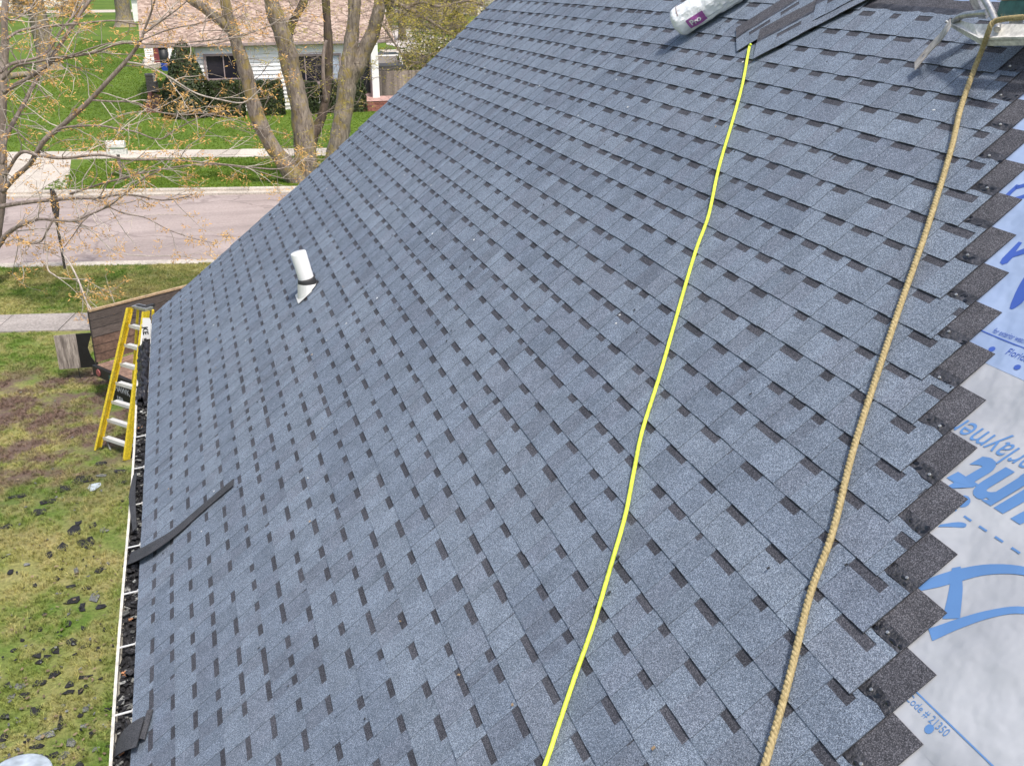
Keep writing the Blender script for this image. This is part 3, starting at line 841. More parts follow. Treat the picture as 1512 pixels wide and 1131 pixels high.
# ---- hose, rope
hose = [(5.650, 4.835), (5.663, 4.802), (5.947, 4.568), (6.191, 4.344), (6.514, 4.034), (6.812, 3.78), (6.976, 3.602), (7.176, 3.407), (7.366, 3.228), (7.571, 3.033), (7.779, 2.825), (7.944, 2.692), (8.111, 2.559), (8.262, 2.414), (8.431, 2.249), (8.568, 2.096), (8.699, 1.955), (8.778, 1.87), (8.95, 1.67), (9.2, 1.3)]
pts = smooth([rf(a, b, .0105 if i > 0 else .022) for i, (a, b) in enumerate(hose)], 8)
mb = MB(); mb.tube(pts, .0080, 10)
single(mb, 'air_hose', M_HOSE, 'thin yellow green hose snaking down across the new shingles', 'hose', base=pts[0])
ROPE = thing('rope', 'twisted tan rope running down the roof from the old metal bracket', 'rope', rf(8.06, 4.08, .02))
rope = [rpw(1540, 24, .235), rpw(1490, 28, .215), rpw(1472, 31, .20), rpw(1464, 36, .195), rpw(1460, 46, .175), rpw(1449, 77, .085), rpw(1435, 112, .03)] + [rf(a, b, .0135) for a, b in ((7.62, 4.65), (7.794, 4.441), (8.063, 4.085), (8.291, 3.761), (8.484, 3.494), (8.664, 3.253), (8.866, 3.012), (8.987, 2.834), (9.158, 2.632), (9.321, 2.427), (9.6, 2.05))]
C = smooth(rope, 60)
acc = [0.0]
for i in range(1, len(C)): acc.append(acc[-1] + (C[i] - C[i - 1]).length)
step = .0045; nst = int(acc[-1] / step); A = np.array(C); ss = np.linspace(0, acc[-1], nst)
C = [Vector((np.interp(x, acc, A[:, 0]), np.interp(x, acc, A[:, 1]), np.interp(x, acc, A[:, 2]))) for x in ss]
strands = [[], [], []]
for i, p in enumerate(C):
    d = (C[min(i + 1, nst - 1)] - C[max(i - 1, 0)]).normalized()
    x = d.cross(N_).normalized(); y = x.cross(d)
    for k in range(3):
        a = ss[i] / .046 * 2 * PI + k * 2 * PI / 3
        strands[k].append(p + (x * math.cos(a) + y * math.sin(a)) * .0050)
for k in range(3):
    mb = MB(); mb.tube(strands[k], .0067, 7); mb.build('strand', M_ROPE, ROPE)
mb = MB(); r = random.Random(8)
for i in range(2600):
    k = r.randrange(3); j = r.randrange(5, nst - 6); p = strands[k][j]; d = (strands[k][j + 4] - p).normalized()
    o = Vector((r.gauss(0, 1), r.gauss(0, 1), r.gauss(0, 1))); o = (o - d * o.dot(d)).normalized()
    a = p + o * .007; b = a + (o * r.uniform(.3, 1) + d * r.uniform(-1, 1.2)).normalized() * r.uniform(.008, .022)
    wv = d.cross(o) * .0005
    mb.face([a - wv, a + wv, b])
mb.build('loose_fibres', M_ROPE, ROPE, kind='stuff')

# ---- loose shingles, strip and package on the roof
def loose(s, r, ang, extra, k, label, bend=0.0):
    src = VAR[k][1]; mb = MB()
    # split long faces so that the piece can sag over what lies below it
    M = Matrix.Translation(rf(s, r, extra)) @ (B3 @ Matrix.Rotation(ang, 3, 'Z')).to_4x4()
    for f, m, t, sm in zip(src.f, src.m, src.t, src.sm):
        P = [Vector(src.v[i]) for i in f]
        mb.face([M @ Vector((p.x, p.y, p.z + bend * math.sin(PI * min(max(p.x / LS, 0), 1)) * (.6 + p.y) + .02 * math.sin(9 * p.y) * bend * 10)) for p in P], m, t)
    single(mb, 'loose_shingle', SM, label, 'shingle', 'loose shingles left on the roof')
ang = math.atan2(.52, .46)
loose(5.815, 4.735, ang, .013, 3, 'loose shingle lying askew, frontmost of the pile behind the tip of the yellow hose', .006)
loose(5.56, 4.775, ang + .16, .007, 6, 'loose shingle under the frontmost one, on the side towards the plastic wrapped bundle', .006)
loose(6.00, 5.05, ang - .02, .021, 9, 'loose shingle topmost in the pile, cut off by the upper edge of the picture', .006)
M_STRIP = granules('strip_dark_granules', [(.02, .021, .026), (.04, .042, .05), (.06, .062, .072), (.1, .104, .115)], mott=.2)
def ribbon(pts, wd, name, mat, label, cat, th=.004, group=None, side=None):
    mb = MB(); C = smooth(pts, 8); W = lerps(wd, len(C)); L = []
    for i, p in enumerate(C):
        d = (C[min(i + 1, len(C) - 1)] - C[max(i - 1, 0)]).normalized()
        x = d.cross(N_).normalized(); L.append((p + x * W[i], p - x * W[i]))
    for i in range(len(L) - 1):
        (a, b), (c, d) = L[i], L[i + 1]; e = N_ * th
        mb.face([a + e, c + e, d + e, b + e], 0, 1.0, True); mb.face([b, d, c, a], 0, .6)
        mb.face([a, c, c + e, a + e], 0, .6); mb.face([b + e, d + e, d, b], 0, .6)
    for (a, b) in (L[0], L[-1]): mb.face([a, b, b + N_ * th, a + N_ * th], 0, .6)
    return single(mb, name, mat, label, cat, group)
ribbon([rpw(188, 826, .0), rpw(207, 818, .03), rpw(232, 804, .035), rpw(262, 783, .012), rpw(300, 750, .006), rpw(345, 712, .006)], [.060, .060, .058, .052, .046, .042], 'shingle_strip', M_STRIP, 'long dark strip of roofing lying up the shingles and drooping over the gutter', 'roofing strip')
mb = MB()
qa, qb, qc, qd = rpw(163, 1126, -.02), rpw(176, 1090, .03), rpw(214, 1057, .045), rpw(202, 1103, .03)
def patch(A, B, C, D, m=0):
    for i in range(6):
        for j in range(4):
            P = []
            for u, v in ((i, j), (i + 1, j), (i + 1, j + 1), (i, j + 1)):
                u /= 6; v /= 4; p_ = A.lerp(D, u).lerp(B.lerp(C, u), v) + N_ * (.018 * math.sin(PI * u)); P.append(p_)
            mb.face([p_ + N_ * .004 for p_ in P], m); mb.face(list(reversed(P)), m, .5)
patch(qa, qb, qc, qd)
patch(rpw(206, 1094, .012), rpw(218, 1056, .016), rpw(227, 1047, .006), rpw(214, 1092, .006))
single(mb, 'bent_shingle', M_STRIP, 'bent dark shingle piece leaning from the roof into the gutter', 'shingle')
ribbon([Vector((-.07, -rp(204, 712, -.03)[0], GZ + .03)), Vector((-.075, -rp(201, 750, -.03)[0], GZ + .055)), Vector((-.05, -rp(204, 790, -.03)[0], GZ + .02))], [.02, .032, .018], 'curled_strip', M_STRIP, 'short curled grey strip standing in the gutter above the long strip', 'roofing strip')
# crumpled black felt at the far end of the gutter
mb = MB(); ny, nx = 60, 10
def felt(i, j):
    y = -.72 - 1.55 * i / ny; u = j / nx; k_ = .35 * max(0, 1 - abs(y + 1.0) / .55)
    x = -.108 - .035 * k_ + (.102 + .035 * k_) * u
    z = GZ + .012 + .025 * k_ + .045 * math.sin(PI * u) + .045 * noise.noise(Vector((u * 3.2, y * 7, 9))) + .03 * noise.noise(Vector((u * 9, y * 20, 4)))
    return Vector((x + .02 * noise.noise(Vector((u * 4, y * 9, 1))), y, z))
for i in range(ny):
    for j in range(nx):
        mb.face([felt(i, j), felt(i + 1, j), felt(i + 1, j + 1), felt(i, j + 1)], sm=False)
M_FELT = gen('black_felt', (.022, .021, .024), .42, .5, 12, .6, .008)
single(mb, 'roofing_felt', M_FELT, 'crumpled black roofing felt stuffed in the far end of the gutter', 'roofing felt')

# plastic wrapped bundle
BAG = thing('wrapped_bundle', 'white plastic wrapped bundle with a purple label lying near the top of the roof', 'bundle', rf(4.55, 5.0, 0))
br = .094
p0, p1 = rpw(1006, 32, br), rpw(1102, -28, br)
ax = (p1 - p0).normalized(); xx = ax.cross(N_).normalized(); yy = xx.cross(ax)
def bag_r(t, a):
    base_r = br * (1.0 + .07 * noise.noise(Vector((math.cos(a) * 2, math.sin(a) * 2, t * 9))) + .09 * noise.noise(Vector((math.cos(a) * 5, math.sin(a) * 5, t * 24))))
    flat = max(0, -math.sin(a)) ** 4 * .10 * br
    return base_r - flat
mb = MB(); na, nl = 36, 40; Lb = (p1 - p0).length
ringsb = []
for i in range(nl + 6):
    if i < 6:
        k = i / 6; t = -.055 * (1 - k) ; sc = math.sqrt(max(1 - (1 - k) ** 2.2, 0.0)) * .97 + .03
    else:
        t = (i - 6) / nl * Lb; sc = 1
    ringsb.append([p0 + ax * t + (xx * math.cos(2 * PI * j / na) + yy * math.sin(2 * PI * j / na)) * bag_r(t, 2 * PI * j / na) * sc + yy * (.012 * (1 - sc)) for j in range(na)])
for i in range(len(ringsb) - 1):
    for j in range(na):
        mb.face([ringsb[i][j], ringsb[i][(j + 1) % na], ringsb[i + 1][(j + 1) % na], ringsb[i + 1][j]], 0, 1, True)
mb.face(list(reversed(ringsb[0]))); mb.face(ringsb[-1])
cam_side = 1 if xx.dot(CAMP - p0) > 0 else -1
mb.build('wrapper', M_WRAP, BAG)
def bag_pt(t, a, o=.003): return p0 + ax * t + (xx * math.cos(a) + yy * math.sin(a)) * (bag_r(t, a) + o)
def band(a0, a1, t0, t1, mat, nm, o):
    mb = MB()
    for i in range(8):
        for j in range(6):
            A_, B_ = [a0 + (a1 - a0) * (j + q) / 6 for q in (0, 1)]; T0, T1 = [t0 + (t1 - t0) * (i + q) / 8 for q in (0, 1)]
            mb.face([bag_pt(T0, A_, o), bag_pt(T1, A_, o), bag_pt(T1, B_, o), bag_pt(T0, B_, o)], sm=True)
    return mb.build(nm, mat, BAG)
aC = 0 if cam_side > 0 else PI; sg = 1 if cam_side > 0 else -1
lab = band(aC - sg * .55, aC + sg * .22, .05, .17, M_PURPLE, 'label', .004)
def lt(q): return bag_pt(.066 + q.x, aC + sg * (-.30 + q.y * 11), .006)
tm = text_mb('Pro', .05, None, fn=lt, offset=.002); tm.build('lettering', M_LETTER, lab)
band(aC + sg * .75, aC + sg * 2.0, .015, .022, M_TRIM, 'tape', .003)

# old metal bracket with strap and green board at the upper right
BR = thing('metal_bracket', 'old bent metal bracket with a loose strap holding a green board', 'bracket', rf(7.35, 5.1, 0))
A_ = rpw(1397, 33, .11); B_ = rpw(1447, 60, .13); C_ = rpw(1580, 57, .13); D_ = rpw(1580, 36, .15); E2 = rpw(1437, 36, .15); F2 = rpw(1412, 29, .125)
mb = MB()
dz = N_ * -.006
for P in ([A_, B_, E2, F2], [B_, C_, D_, E2]):
    mb.prism([p for p in P], dz)
mb.hexa([B_ + N_ * -.03, C_ + N_ * -.03, C_ + N_ * -.03 + R_ * .006, B_ + N_ * -.03 + R_ * .006, B_ + N_ * .012, C_ + N_ * .012, C_ + N_ * .012 + R_ * .006, B_ + N_ * .012 + R_ * .006])
mb.hexa([A_ + N_ * -.02, B_ + N_ * -.03, B_ + N_ * -.03 + R_ * .005, A_ + N_ * -.02 + R_ * .005, A_ + N_ * .006, B_ + N_ * .012, B_ + N_ * .012 + R_ * .005, A_ + N_ * .006 + R_ * .005])
M_OLDW = gen('chipped_white_paint', (.72, .70, .66), .5, .1, 10, c2=(.36, .28, .22), fine=45)
_r = [n for n in M_OLDW.node_tree.nodes if n.type == 'VALTORGB'][0].color_ramp
_r.elements[0].position = .22; _r.elements[1].position = .38
mb.build('tray', M_OLDW, BR)
mb = MB()
st_ = smooth([rpw(1404, 34, .15), rpw(1397, 45, .135), rpw(1388, 57, .10), rpw(1372, 74, .065), rpw(1351, 99, .035)], 6)
xw = (st_[-1] - st_[0]).normalized().cross(N_).normalized() * .034
for i in range(len(st_) - 1):
    a, b = st_[i], st_[i + 1]; e = N_ * .004
    if i == len(st_) - 5:
        continue
    mb.hexa([a - xw, a + xw, b + xw, b - xw, a - xw + e, a + xw + e, b + xw + e, b - xw + e])
a, b = st_[-5], st_[-4]; e = N_ * .004         # the slot in the strap
for s1, s2 in ((-1, -.25), (.25, 1)):
    mb.hexa([a + xw * s1, a + xw * s2, b + xw * s2, b + xw * s1, a + xw * s1 + e, a + xw * s2 + e, b + xw * s2 + e, b + xw * s1 + e])
M_STRAP = gen('weathered_strap', (.60, .57, .53), .55, .2, 6, c2=(.20, .155, .12), fine=40)
mb.build('strap', M_STRAP, BR)
mb = MB()
mb.tube(smooth([rpw(1407, 32, .125), rpw(1421, 24, .155), rpw(1440, 21, .165), rpw(1458, 19, .17)], 5), [.010, .012, .014, .014] + [.014] * 12, 8)
mb.build('brace', M_SILV, BR)
mb = MB()
mb.tube(smooth([rpw(1452, -4, .22), rpw(1461, 12, .195), rpw(1468, 26, .175), rpw(1473, 40, .16), rpw(1472, 44, .16)], 5), [.014] * 21, 8)
mb.box(rpw(1448, 8, .13), (.05, .04, .11), B3)
mb.build('hook', M_SILV, BR)
mb = MB()
g0, g1 = rpw(1470, 29, .152), rpw(1600, 28, .152)
bh_ = Vector((0, 0, .06)) + R_ * .012
mb.prism([g0, g1, g1 + bh_, g0 + bh_], R_ * .03)
mb.build('green_board', M_GREEN, BR)
mb = MB()
h0, h1 = g0 + bh_ + Vector((0, 0, .003)) - S_ * .02, g1 + bh_ + Vector((0, 0, .003))
bk = Vector((.16, 0, .05))
mb.prism([h0, h1, h1 + bk, h0 + bk], Vector((0, 0, .03)))
mb.build('wood_cap', M_WOODT, BR)
mb = MB()                                       # foot carrying the bracket on the roof
mb.bar(rpw(1500, 34, .0), rpw(1500, 34, .13), .05, .03)
mb.bar(rf(7.62, 5.42, .0), rpw(1530, 32, .145), .04, .03)
mb.build('foot', M_SILV, BR)
# ==================================================================== YARD
# stepladder
LAD = thing('stepladder', 'yellow stepladder with pale metal steps standing on the lawn at the end of the gutter', 'ladder', gp(168, 669))
LZ = 2.24
bl, brr = gp(149, 663), gp(190, 677)
tl, tr = gp(197, 454, LZ), gp(219, 459, LZ)
def rail(a, b, nm):
    mb = MB(); d = (b - a).normalized(); x = (brr - bl).normalized(); y = d.cross(x).normalized()
    if y.y > 0: y = -y
    M = Matrix((x, d, x.cross(d))).transposed(); c = (a + b) / 2; L = (b - a).length
    sg = -1 if nm == 0 else 1
    mb.box(c + M @ Vector((sg * .012, 0, 0)), (.042, L, .006), M); mb.box(c + M @ Vector((sg * .030, 0, .050)), (.006, L, .094), M)
    mb.box(c + M @ Vector((sg * .012, 0, .100)), (.042, L, .006), M)
    return mb
rail(bl, tl, 0).build('side_rail', M_YEL, LAD)
rail(brr, tr, 1).build('side_rail', M_YEL, LAD)
yd = (brr - bl).normalized().cross((tl - bl).normalized()).normalized()
if yd.y < 0: yd = -yd
for i in range(7):
    t = (i + .62) / 7.55
    a, b = bl.lerp(tl, t), brr.lerp(tr, t)
    mb = MB(); mb.bar(a + yd * .045, b + yd * .045, .10, .024)
    mb.bar(a - yd * .008, b - yd * .008, .006, .05)
    mb.build('step', M_ALU, LAD)
mb = MB(); c = (tl + tr) / 2; xl = (tr - tl).normalized()
Mc = Matrix((xl, Vector((0, 0, 1)).cross(xl), Vector((0, 0, 1)))).transposed()
mb.box(c + Vector((0, 0, .02)) + yd * .03, (.29, .13, .035), Mc)
mb.build('top_cap', M_SILV, LAD)
mb = MB(); mb.box(c + Vector((0, 0, .043)) + yd * .03, (.20, .05, .012), Mc); mb.box(c + Vector((.10, 0, .03)) + yd * .03, (.06, .135, .04), Mc)
mb.build('tool_tray', M_RUBBER, LAD)
for a, tt in ((bl, tl), (brr, tr)):
    f = a + yd * .50 + (tt - a) * .0; f.z = .02
    mb = MB(); mb.bar(f.lerp((bl + brr) / 2 + yd * .5, .12), tt + yd * .08, .03, .022); mb.build('rear_leg', M_YEL, LAD)
    mb = MB(); mb.box(a + Vector((0, 0, .015)) + yd * .03, (.05, .09, .03), Mc); mb.build('foot', M_RUBBER, LAD)
mb = MB(); mb.bar(bl.lerp(tl, .085) + yd * .03, bl.lerp(brr, .28) + Vector((0, 0, .02)) + yd * .04, .02, .004); mb.bar(brr.lerp(tr, .085) + yd * .03, brr.lerp(bl, .16) + Vector((0, 0, .05)) + yd * .04, .02, .004)
mb.build('brace', M_SILV, LAD)
dl = (tr - brr).normalized(); Ml = Matrix((xl, dl, xl.cross(dl))).transposed()
mb = MB(); mb.box(brr.lerp(tr, .30) - yd * .008, (.026, .26, .004), Ml); mb.build('label', M_SILV, LAD)

# white tag tucked upright in the far end of the gutter
Yg = -.42
WT = thing('white_tag', 'white plastic tag with dark print tucked upright in the far end of the gutter', 'tag', yp(216, 507, Yg))
mb = MB()
mb.prism([yp(px, py, Yg) for px, py in ((210, 508), (219, 508), (221.5, 503), (223, 474), (221, 470), (210.5, 470))], (0, .006, 0))
tg = mb.build('plate', M_PVC, WT)
o_, ex_, ey_ = yp(219, 482, Yg - .004), Vector((0, 0, -1)), Vector((1, 0, 0))
def tagp(q): return o_ + ex_ * q.x + ey_ * (q.y - .06)
text_mb('KE', .075, None, fn=tagp, offset=.002).build('lettering', M_INK, tg)

# dump trailer with plank sides
TZ = .60
ta = gp(143, 538, TZ)
tb_far = gp(265, 425, TZ + .92)
dirT = Vector((tb_far.x - ta.x, tb_far.y - ta.y, 0)); dirT.normalize()
sideT = Vector((dirT.y, -dirT.x, 0))
TRL = thing('trailer', 'open work trailer with brown plank sides parked behind the yellow ladder', 'trailer', (ta.x, ta.y, 0))
TLn, TWd, THt = 3.6, 1.9, .87
npl = 6
r = random.Random(4)
for side in (0, 1):
    o0 = ta + sideT * (TWd * side)
    nn = npl if side == 0 else 3
    for i in range(nn):
        h = THt / npl
        mb = MB(); z0 = TZ + .03 + i * h
        c = o0 + dirT * (TLn / 2) + Vector((0, 0, z0 - TZ + h / 2)) + sideT * r.uniform(-.004, .004)
        M = Matrix((dirT, sideT, Vector((0, 0, 1)))).transposed()
        mb.box(c, (TLn, .035, h - .012), M, t=(r.uniform(.6, 1.0) if i < 3 else r.uniform(.38, .62)))
        mb.build('plank', M_WOODB if i < 3 else M_WOODG, TRL)
mb = MB()
mb.bar(ta + Vector((0, 0, THt + .05)), ta + dirT * TLn + Vector((0, 0, THt + .05)), .06, .03)
mb.build('top_rail', M_WOODT, TRL)
mb = MB()
for side in (0, 1):
    o0 = ta + sideT * (TWd * side) + sideT * (-.03 if side == 0 else .03)
    for k in range(4): mb.bar(o0 + dirT * (.02 + k * 1.17) + Vector((0, 0, -.05)), o0 + dirT * (.02 + k * 1.17) + Vector((0, 0, (THt if side == 0 else .5) + .03)), .05, .04)
mb.build('stake_posts', M_BLACK, TRL)
for i in range(9):
    wd = TWd / 9
    mb = MB(); M = Matrix((dirT, sideT, Vector((0, 0, 1)))).transposed()
    mb.box(ta + dirT * (TLn / 2) + sideT * (wd * (i + .5)) + Vector((0, 0, -.02)), (TLn, wd - .012, .035), M, t=r.uniform(.7, 1.2))
    mb.build('plank', M_WOODB, TRL)
mb = MB(); M = Matrix((dirT, sideT, Vector((0, 0, 1)))).transposed()
mb.box(ta + dirT * -.03 + sideT * (TWd / 2) + Vector((0, 0, -.095)), (.06, TWd + .1, .17), M)
for s_ in (.25, TWd - .25): mb.box(ta + dirT * (TLn / 2) + sideT * s_ + Vector((0, 0, -.12)), (TLn, .08, .12), M)
mb.box(ta + dirT * 2.0 + sideT * (TWd / 2) + Vector((0, 0, -.28)), (.08, TWd - .1, .08), M)
mb.box(ta + dirT * (TLn + .55) + sideT * (TWd / 2) + Vector((0, 0, -.14)), (1.3, .08, .1), M)
mb.bar(ta + dirT * (TLn + 1.1) + sideT * (TWd / 2) + Vector((0, 0, -.14)), ta + dirT * (TLn + 1.1) + sideT * (TWd / 2) + Vector((0, 0, -TZ + .01)), .06, .06)
fr = mb.build('frame', M_BLACK, TRL)
for q in (.14, TWd - .14):
    lc = ta + dirT * -.062 + sideT * q + Vector((0, 0, -.095))
    mb = MB(); mb.tube([lc, lc - dirT * .015], [.062, .058], 16); mb.build('tail_light', M_RED, TRL)
mb = MB(); mb.box(ta + dirT * -.062 + sideT * .52 + Vector((0, 0, -.10)), (.004, .14, .08), M); mb.build('reflector', M_GREEN, TRL)
fl = ta + dirT * .25 + sideT * .74 + Vector((0, 0, -.36))
fl2 = gp(186, 596, .22)
mb = MB(); mb.box(ta + dirT * .02 + sideT * .66 + Vector((0, 0, -.375)), (.012, .52, .40), M); mfl = mb.build('mud_flap', M_BLACK, TRL)
Mt = Matrix((sideT, Vector((0, 0, 1)), sideT.cross(Vector((0, 0, 1))))).transposed()
c0 = ta + dirT * .0115 + sideT * .44 + Vector((0, 0, -.34))
text_mb('HAWK', .155, Matrix.Translation(c0) @ Mt.to_4x4(), xs=.95, offset=.004).build('lettering', M_LETTER, mfl)
text_mb('USA', .10, Matrix.Translation(c0 + Vector((0, 0, -.16)) + sideT * .04) @ Mt.to_4x4(), offset=.004).build('lettering', M_LETTER, mfl)
for side in (-.06, TWd + .06):
    wc = ta + dirT * 2.0 + sideT * side; wc = Vector((wc.x, wc.y, .32))
    mb = MB()
    mb.tube([wc - sideT * .09, wc - sideT * .08, wc + sideT * .08, wc + sideT * .09], [.27, .32, .32, .27], 20); wh = mb.build('wheel', M_RUBBER, TRL)
    mb = MB(); mb.tube([wc - sideT * .095, wc + sideT * .095], [.17, .17], 14); mb.build('rim', M_SILV, wh)

# weathered board on a stake
YS = thing('board_sign', 'weathered plywood board with a tar black right end on a thin stake in the lawn', 'sign', gp(113, 560))
zb = .62; c1, c2_, c3, c4 = gp(88, 545, .22), gp(143, 541, .22), None, None
hb = .62
n_ = (c2_ - c1).normalized(); dpt = Vector((n_.y, -n_.x, 0)) * .018
mb = MB(); k1 = c1.lerp(c2_, .58)
up_ = Vector((0, 0, hb))
mb.prism([c1, k1, k1 + up_, c1 + up_ + Vector((0, 0, -.01))], dpt, 0, 1.5)
M_BOARD = gen('streaked_grey_board', (.33, .29, .255), .9, .4, 3.0, .6, .006, stretch=(7, 7, .9), c2=(.06, .048, .042), fine=14)
mb.build('plywood', M_BOARD, YS)
mb = MB(); rr2 = random.Random(2)
zz = [.62, .60, .44, .36, .2, .12, 0]
edge = [c2_ + Vector((0, 0, z)) - n_ * (.10 * math.sin(z * 5) ** 2) for z in zz]
mb.prism([k1] + list(reversed(edge)) + [k1 + up_], dpt)
mb.build('plywood', M_CHAR, YS, 'tar blackened end of the board')
mb = MB(); q = c1.lerp(c2_, .5); mb.bar(Vector((q.x, q.y, -.05)) - dpt * .8, Vector((q.x, q.y, .6)) - dpt * .8, .022, .012)
mb.build('stake', M_BLACK, YS)

# street sign seen edge on
a = gp(96, 397); top = yp(75, 279, a.y - .15)
SG = thing('street_sign', 'dark street sign seen edge on, on a leaning post at the near kerb', 'street sign', a)
mb = MB(); mb.bar(a + Vector((0, 0, -.05)), top, .055, .05); mb.build('post', M_SIGNG, SG)
mb = MB(); d = (top - a).normalized(); c = top - d * .36; fw = Vector((.32, 1, 0)).normalized()
xs_ = d.cross(fw).normalized(); Mz = Matrix((fw, d, fw.cross(d))).transposed()
mb.prism([c + Mz @ Vector((.21 * math.cos(PI / 8 + i * PI / 4) , .36 * math.sin(PI / 8 + i * PI / 4), .03)) for i in range(8)], Mz @ Vector((0, 0, .006)))
mb.build('sign_plate', M_SIGNG, SG)

# mailbox across the street
mp_ = gp(179, 262)
MBX_ = thing('mailbox', 'white mailbox with a newspaper tube on a grey post beside the far kerb', 'mailbox', mp_)
s_px = 1540 / (mp_ - CAMP).length
mb = MB(); mb.box(mp_ + Vector((0, 0, .38)), (.10, .10, .9)); mb.build('post', M_WOODG, MBX_)
mb = MB(); Mm = Matrix((TA, TB, Vector((0, 0, 1)))).transposed()
prof2 = [(-.10, 0), (.10, 0), (.10, .13), (.07, .20), (0, .225), (-.07, .20), (-.10, .13)]
q0 = mp_ + Vector((0, 0, 1.0)) - TA * .33
mb.prism([q0 + TB * x + Vector((0, 0, z)) for x, z in prof2], TA * .60); mbo = mb.build('box', M_WHITE, MBX_)
mb = MB(); mb.box(mp_ + Vector((0, 0, .86)) - TA * .02, (.66, .17, .17), Mm); mb.build('newspaper_tube', M_WHITE, MBX_)

# round drum at the lower left
dc = gp(26, 1142, .62)
DR = thing('drum', 'drum with a round pale blue grey lid at the lower left corner', 'drum', (dc.x, dc.y, 0))
mb = MB(); z0 = Vector((dc.x, dc.y, 0)); R0 = .262
mb.tube([z0 + Vector((0, 0, z)) for z in (0, .02, .20, .21, .23, .24, .42, .43, .45, .46, .56)], [R0 * q for q in (.9, .92, .92, .95, .95, .92, .92, .95, .95, .92, .92)], 32)
mb.build('body', M_SILV, DR)
mb = MB(); mb.tube([z0 + Vector((0, 0, z)) for z in (.55, .585, .60, .603, .612, .618)], [R0 * .98, R0, R0 * .985, R0 * .93, R0 * .6, .01], 40)
mb.build('lid', M_DRUM, DR)

# shingle scraps on the lawn:  x, y, width, height in the photo, shade
SCR = [(149,683,16,5,0),(179,695,27,7,0),(149,701,16,4,1),(122,708,32,12,0),(95,721,20,8,0),(138,718,21,10,2),(23,733,48,7,0),(70,739,23,7,0),(58,754,22,10,0),(180,738,9,5,0),(184,711,9,6,0),
(9,776,20,8,0),(112,781,22,14,0),(116,771,9,8,0),(137,775,18,11,0),(153,781,14,10,1),(128,801,28,18,0),(91,807,22,12,0),(74,818,18,9,0),(5,821,9,5,0),(14,844,9,8,0),(91,839,11,4,0),(147,839,16,9,0),(113,842,9,9,1),(85,852,8,7,0),(51,863,8,6,0),(106,864,21,8,0),(126,867,13,6,0),(107,885,21,11,0),(141,880,16,14,1),(150,895,17,7,0),(121,896,11,12,0),(103,902,7,10,1),(99,920,15,10,0),(124,926,9,7,0),(59,928,8,6,0),(155,927,9,7,0),(33,944,8,6,0),(105,947,14,11,0),(126,952,13,7,0),(144,956,11,8,0),(82,957,13,12,0),(54,966,20,9,0),(71,968,11,7,0),(57,977,13,6,0),(82,994,17,10,0),(124,998,19,6,0),
(59,1006,22,9,0),(29,1012,17,9,1),(11,1009,10,8,0),(17,1027,11,6,1),(35,1024,14,9,0),(102,1009,14,9,0),(100,1021,20,8,0),(119,1018,7,9,0),(127,1011,7,5,0),(52,1047,16,14,0),(61,1041,7,4,0),(7,1057,17,9,0),(89,1066,10,24,0),(67,1084,24,12,1),(134,1083,8,9,0),(41,1091,6,5,0),(6,1087,12,9,0),(3,1101,10,7,1),(105,1094,15,17,1),(54,1100,19,6,0),(78,1114,14,8,0),(97,1113,20,10,1),(117,1128,17,10,0),(141,1104,11,6,1),(127,1046,11,8,1),(117,1055,10,6,0),(159,1046,10,5,0),(124,1071,10,6,1),
(160,830,9,4,1),(40,832,9,4,1),(66,905,7,4,0),(20,958,9,5,0),(150,1000,9,5,0),(140,1030,9,4,1),(93,1040,8,4,1),(28,1065,10,5,1),(160,1100,9,5,0)]
r = random.Random(77)
SPEC = {(122,708): 'largest dark shingle scrap near the foot of the yellow ladder', (23,733): 'long thin dark strip of shingle lying on the lawn at the left edge', (138,718): 'pale blue grey scrap on the lawn beside the largest dark scrap', (128,801): 'broken heap of dark shingle scrap on the yellowed grass', (89,1066): 'narrow upright dark shingle strip on the grass above the drum', (67,1084): 'pale grey bent shingle piece on the grass above the drum', (179,695): 'dark shingle scrap beside the gutter, just below the ladder foot', (7,1057): 'thick oval dark scrap at the left edge above the drum'}
SLAB = {}
ROWS = ((722, 'by the ladder foot'), (790, 'between the ladder and the long strip'), (850, 'level with the long strip'), (905, 'just below the long strip'), (950, 'two straps below the long strip'), (1000, 'well above the drum'), (1035, 'a little above the drum'), (1075, 'next above the drum'), (2000, 'beside the drum'))
COLS = ((32, 'at the left edge'), (78, 'left of mid lawn'), (112, 'on the mid lawn'), (2000, 'near the gutter'))
ORD = ('largest', 'second largest', 'third largest', 'fourth largest', 'fifth largest', 'sixth largest', 'seventh largest', 'eighth largest')
bins = {}
for e in SCR:
    row = next(t for k, t in ROWS if e[1] < k); cl = next(t for k, t in COLS if e[0] < k); tn = 'dark' if e[4] == 0 else 'pale grey'
    bins.setdefault((tn, cl, row), []).append(e)
for (tn, cl, row), L in bins.items():
    L.sort(key=lambda e: -e[2] * e[3])
    for i, e in enumerate(L):
        nm = (ORD[i] + ' ' if len(L) > 1 else '') + tn + ' shingle scrap ' + cl + ' ' + row
        SLAB[(e[0], e[1])] = SPEC.get((e[0], e[1]), nm)
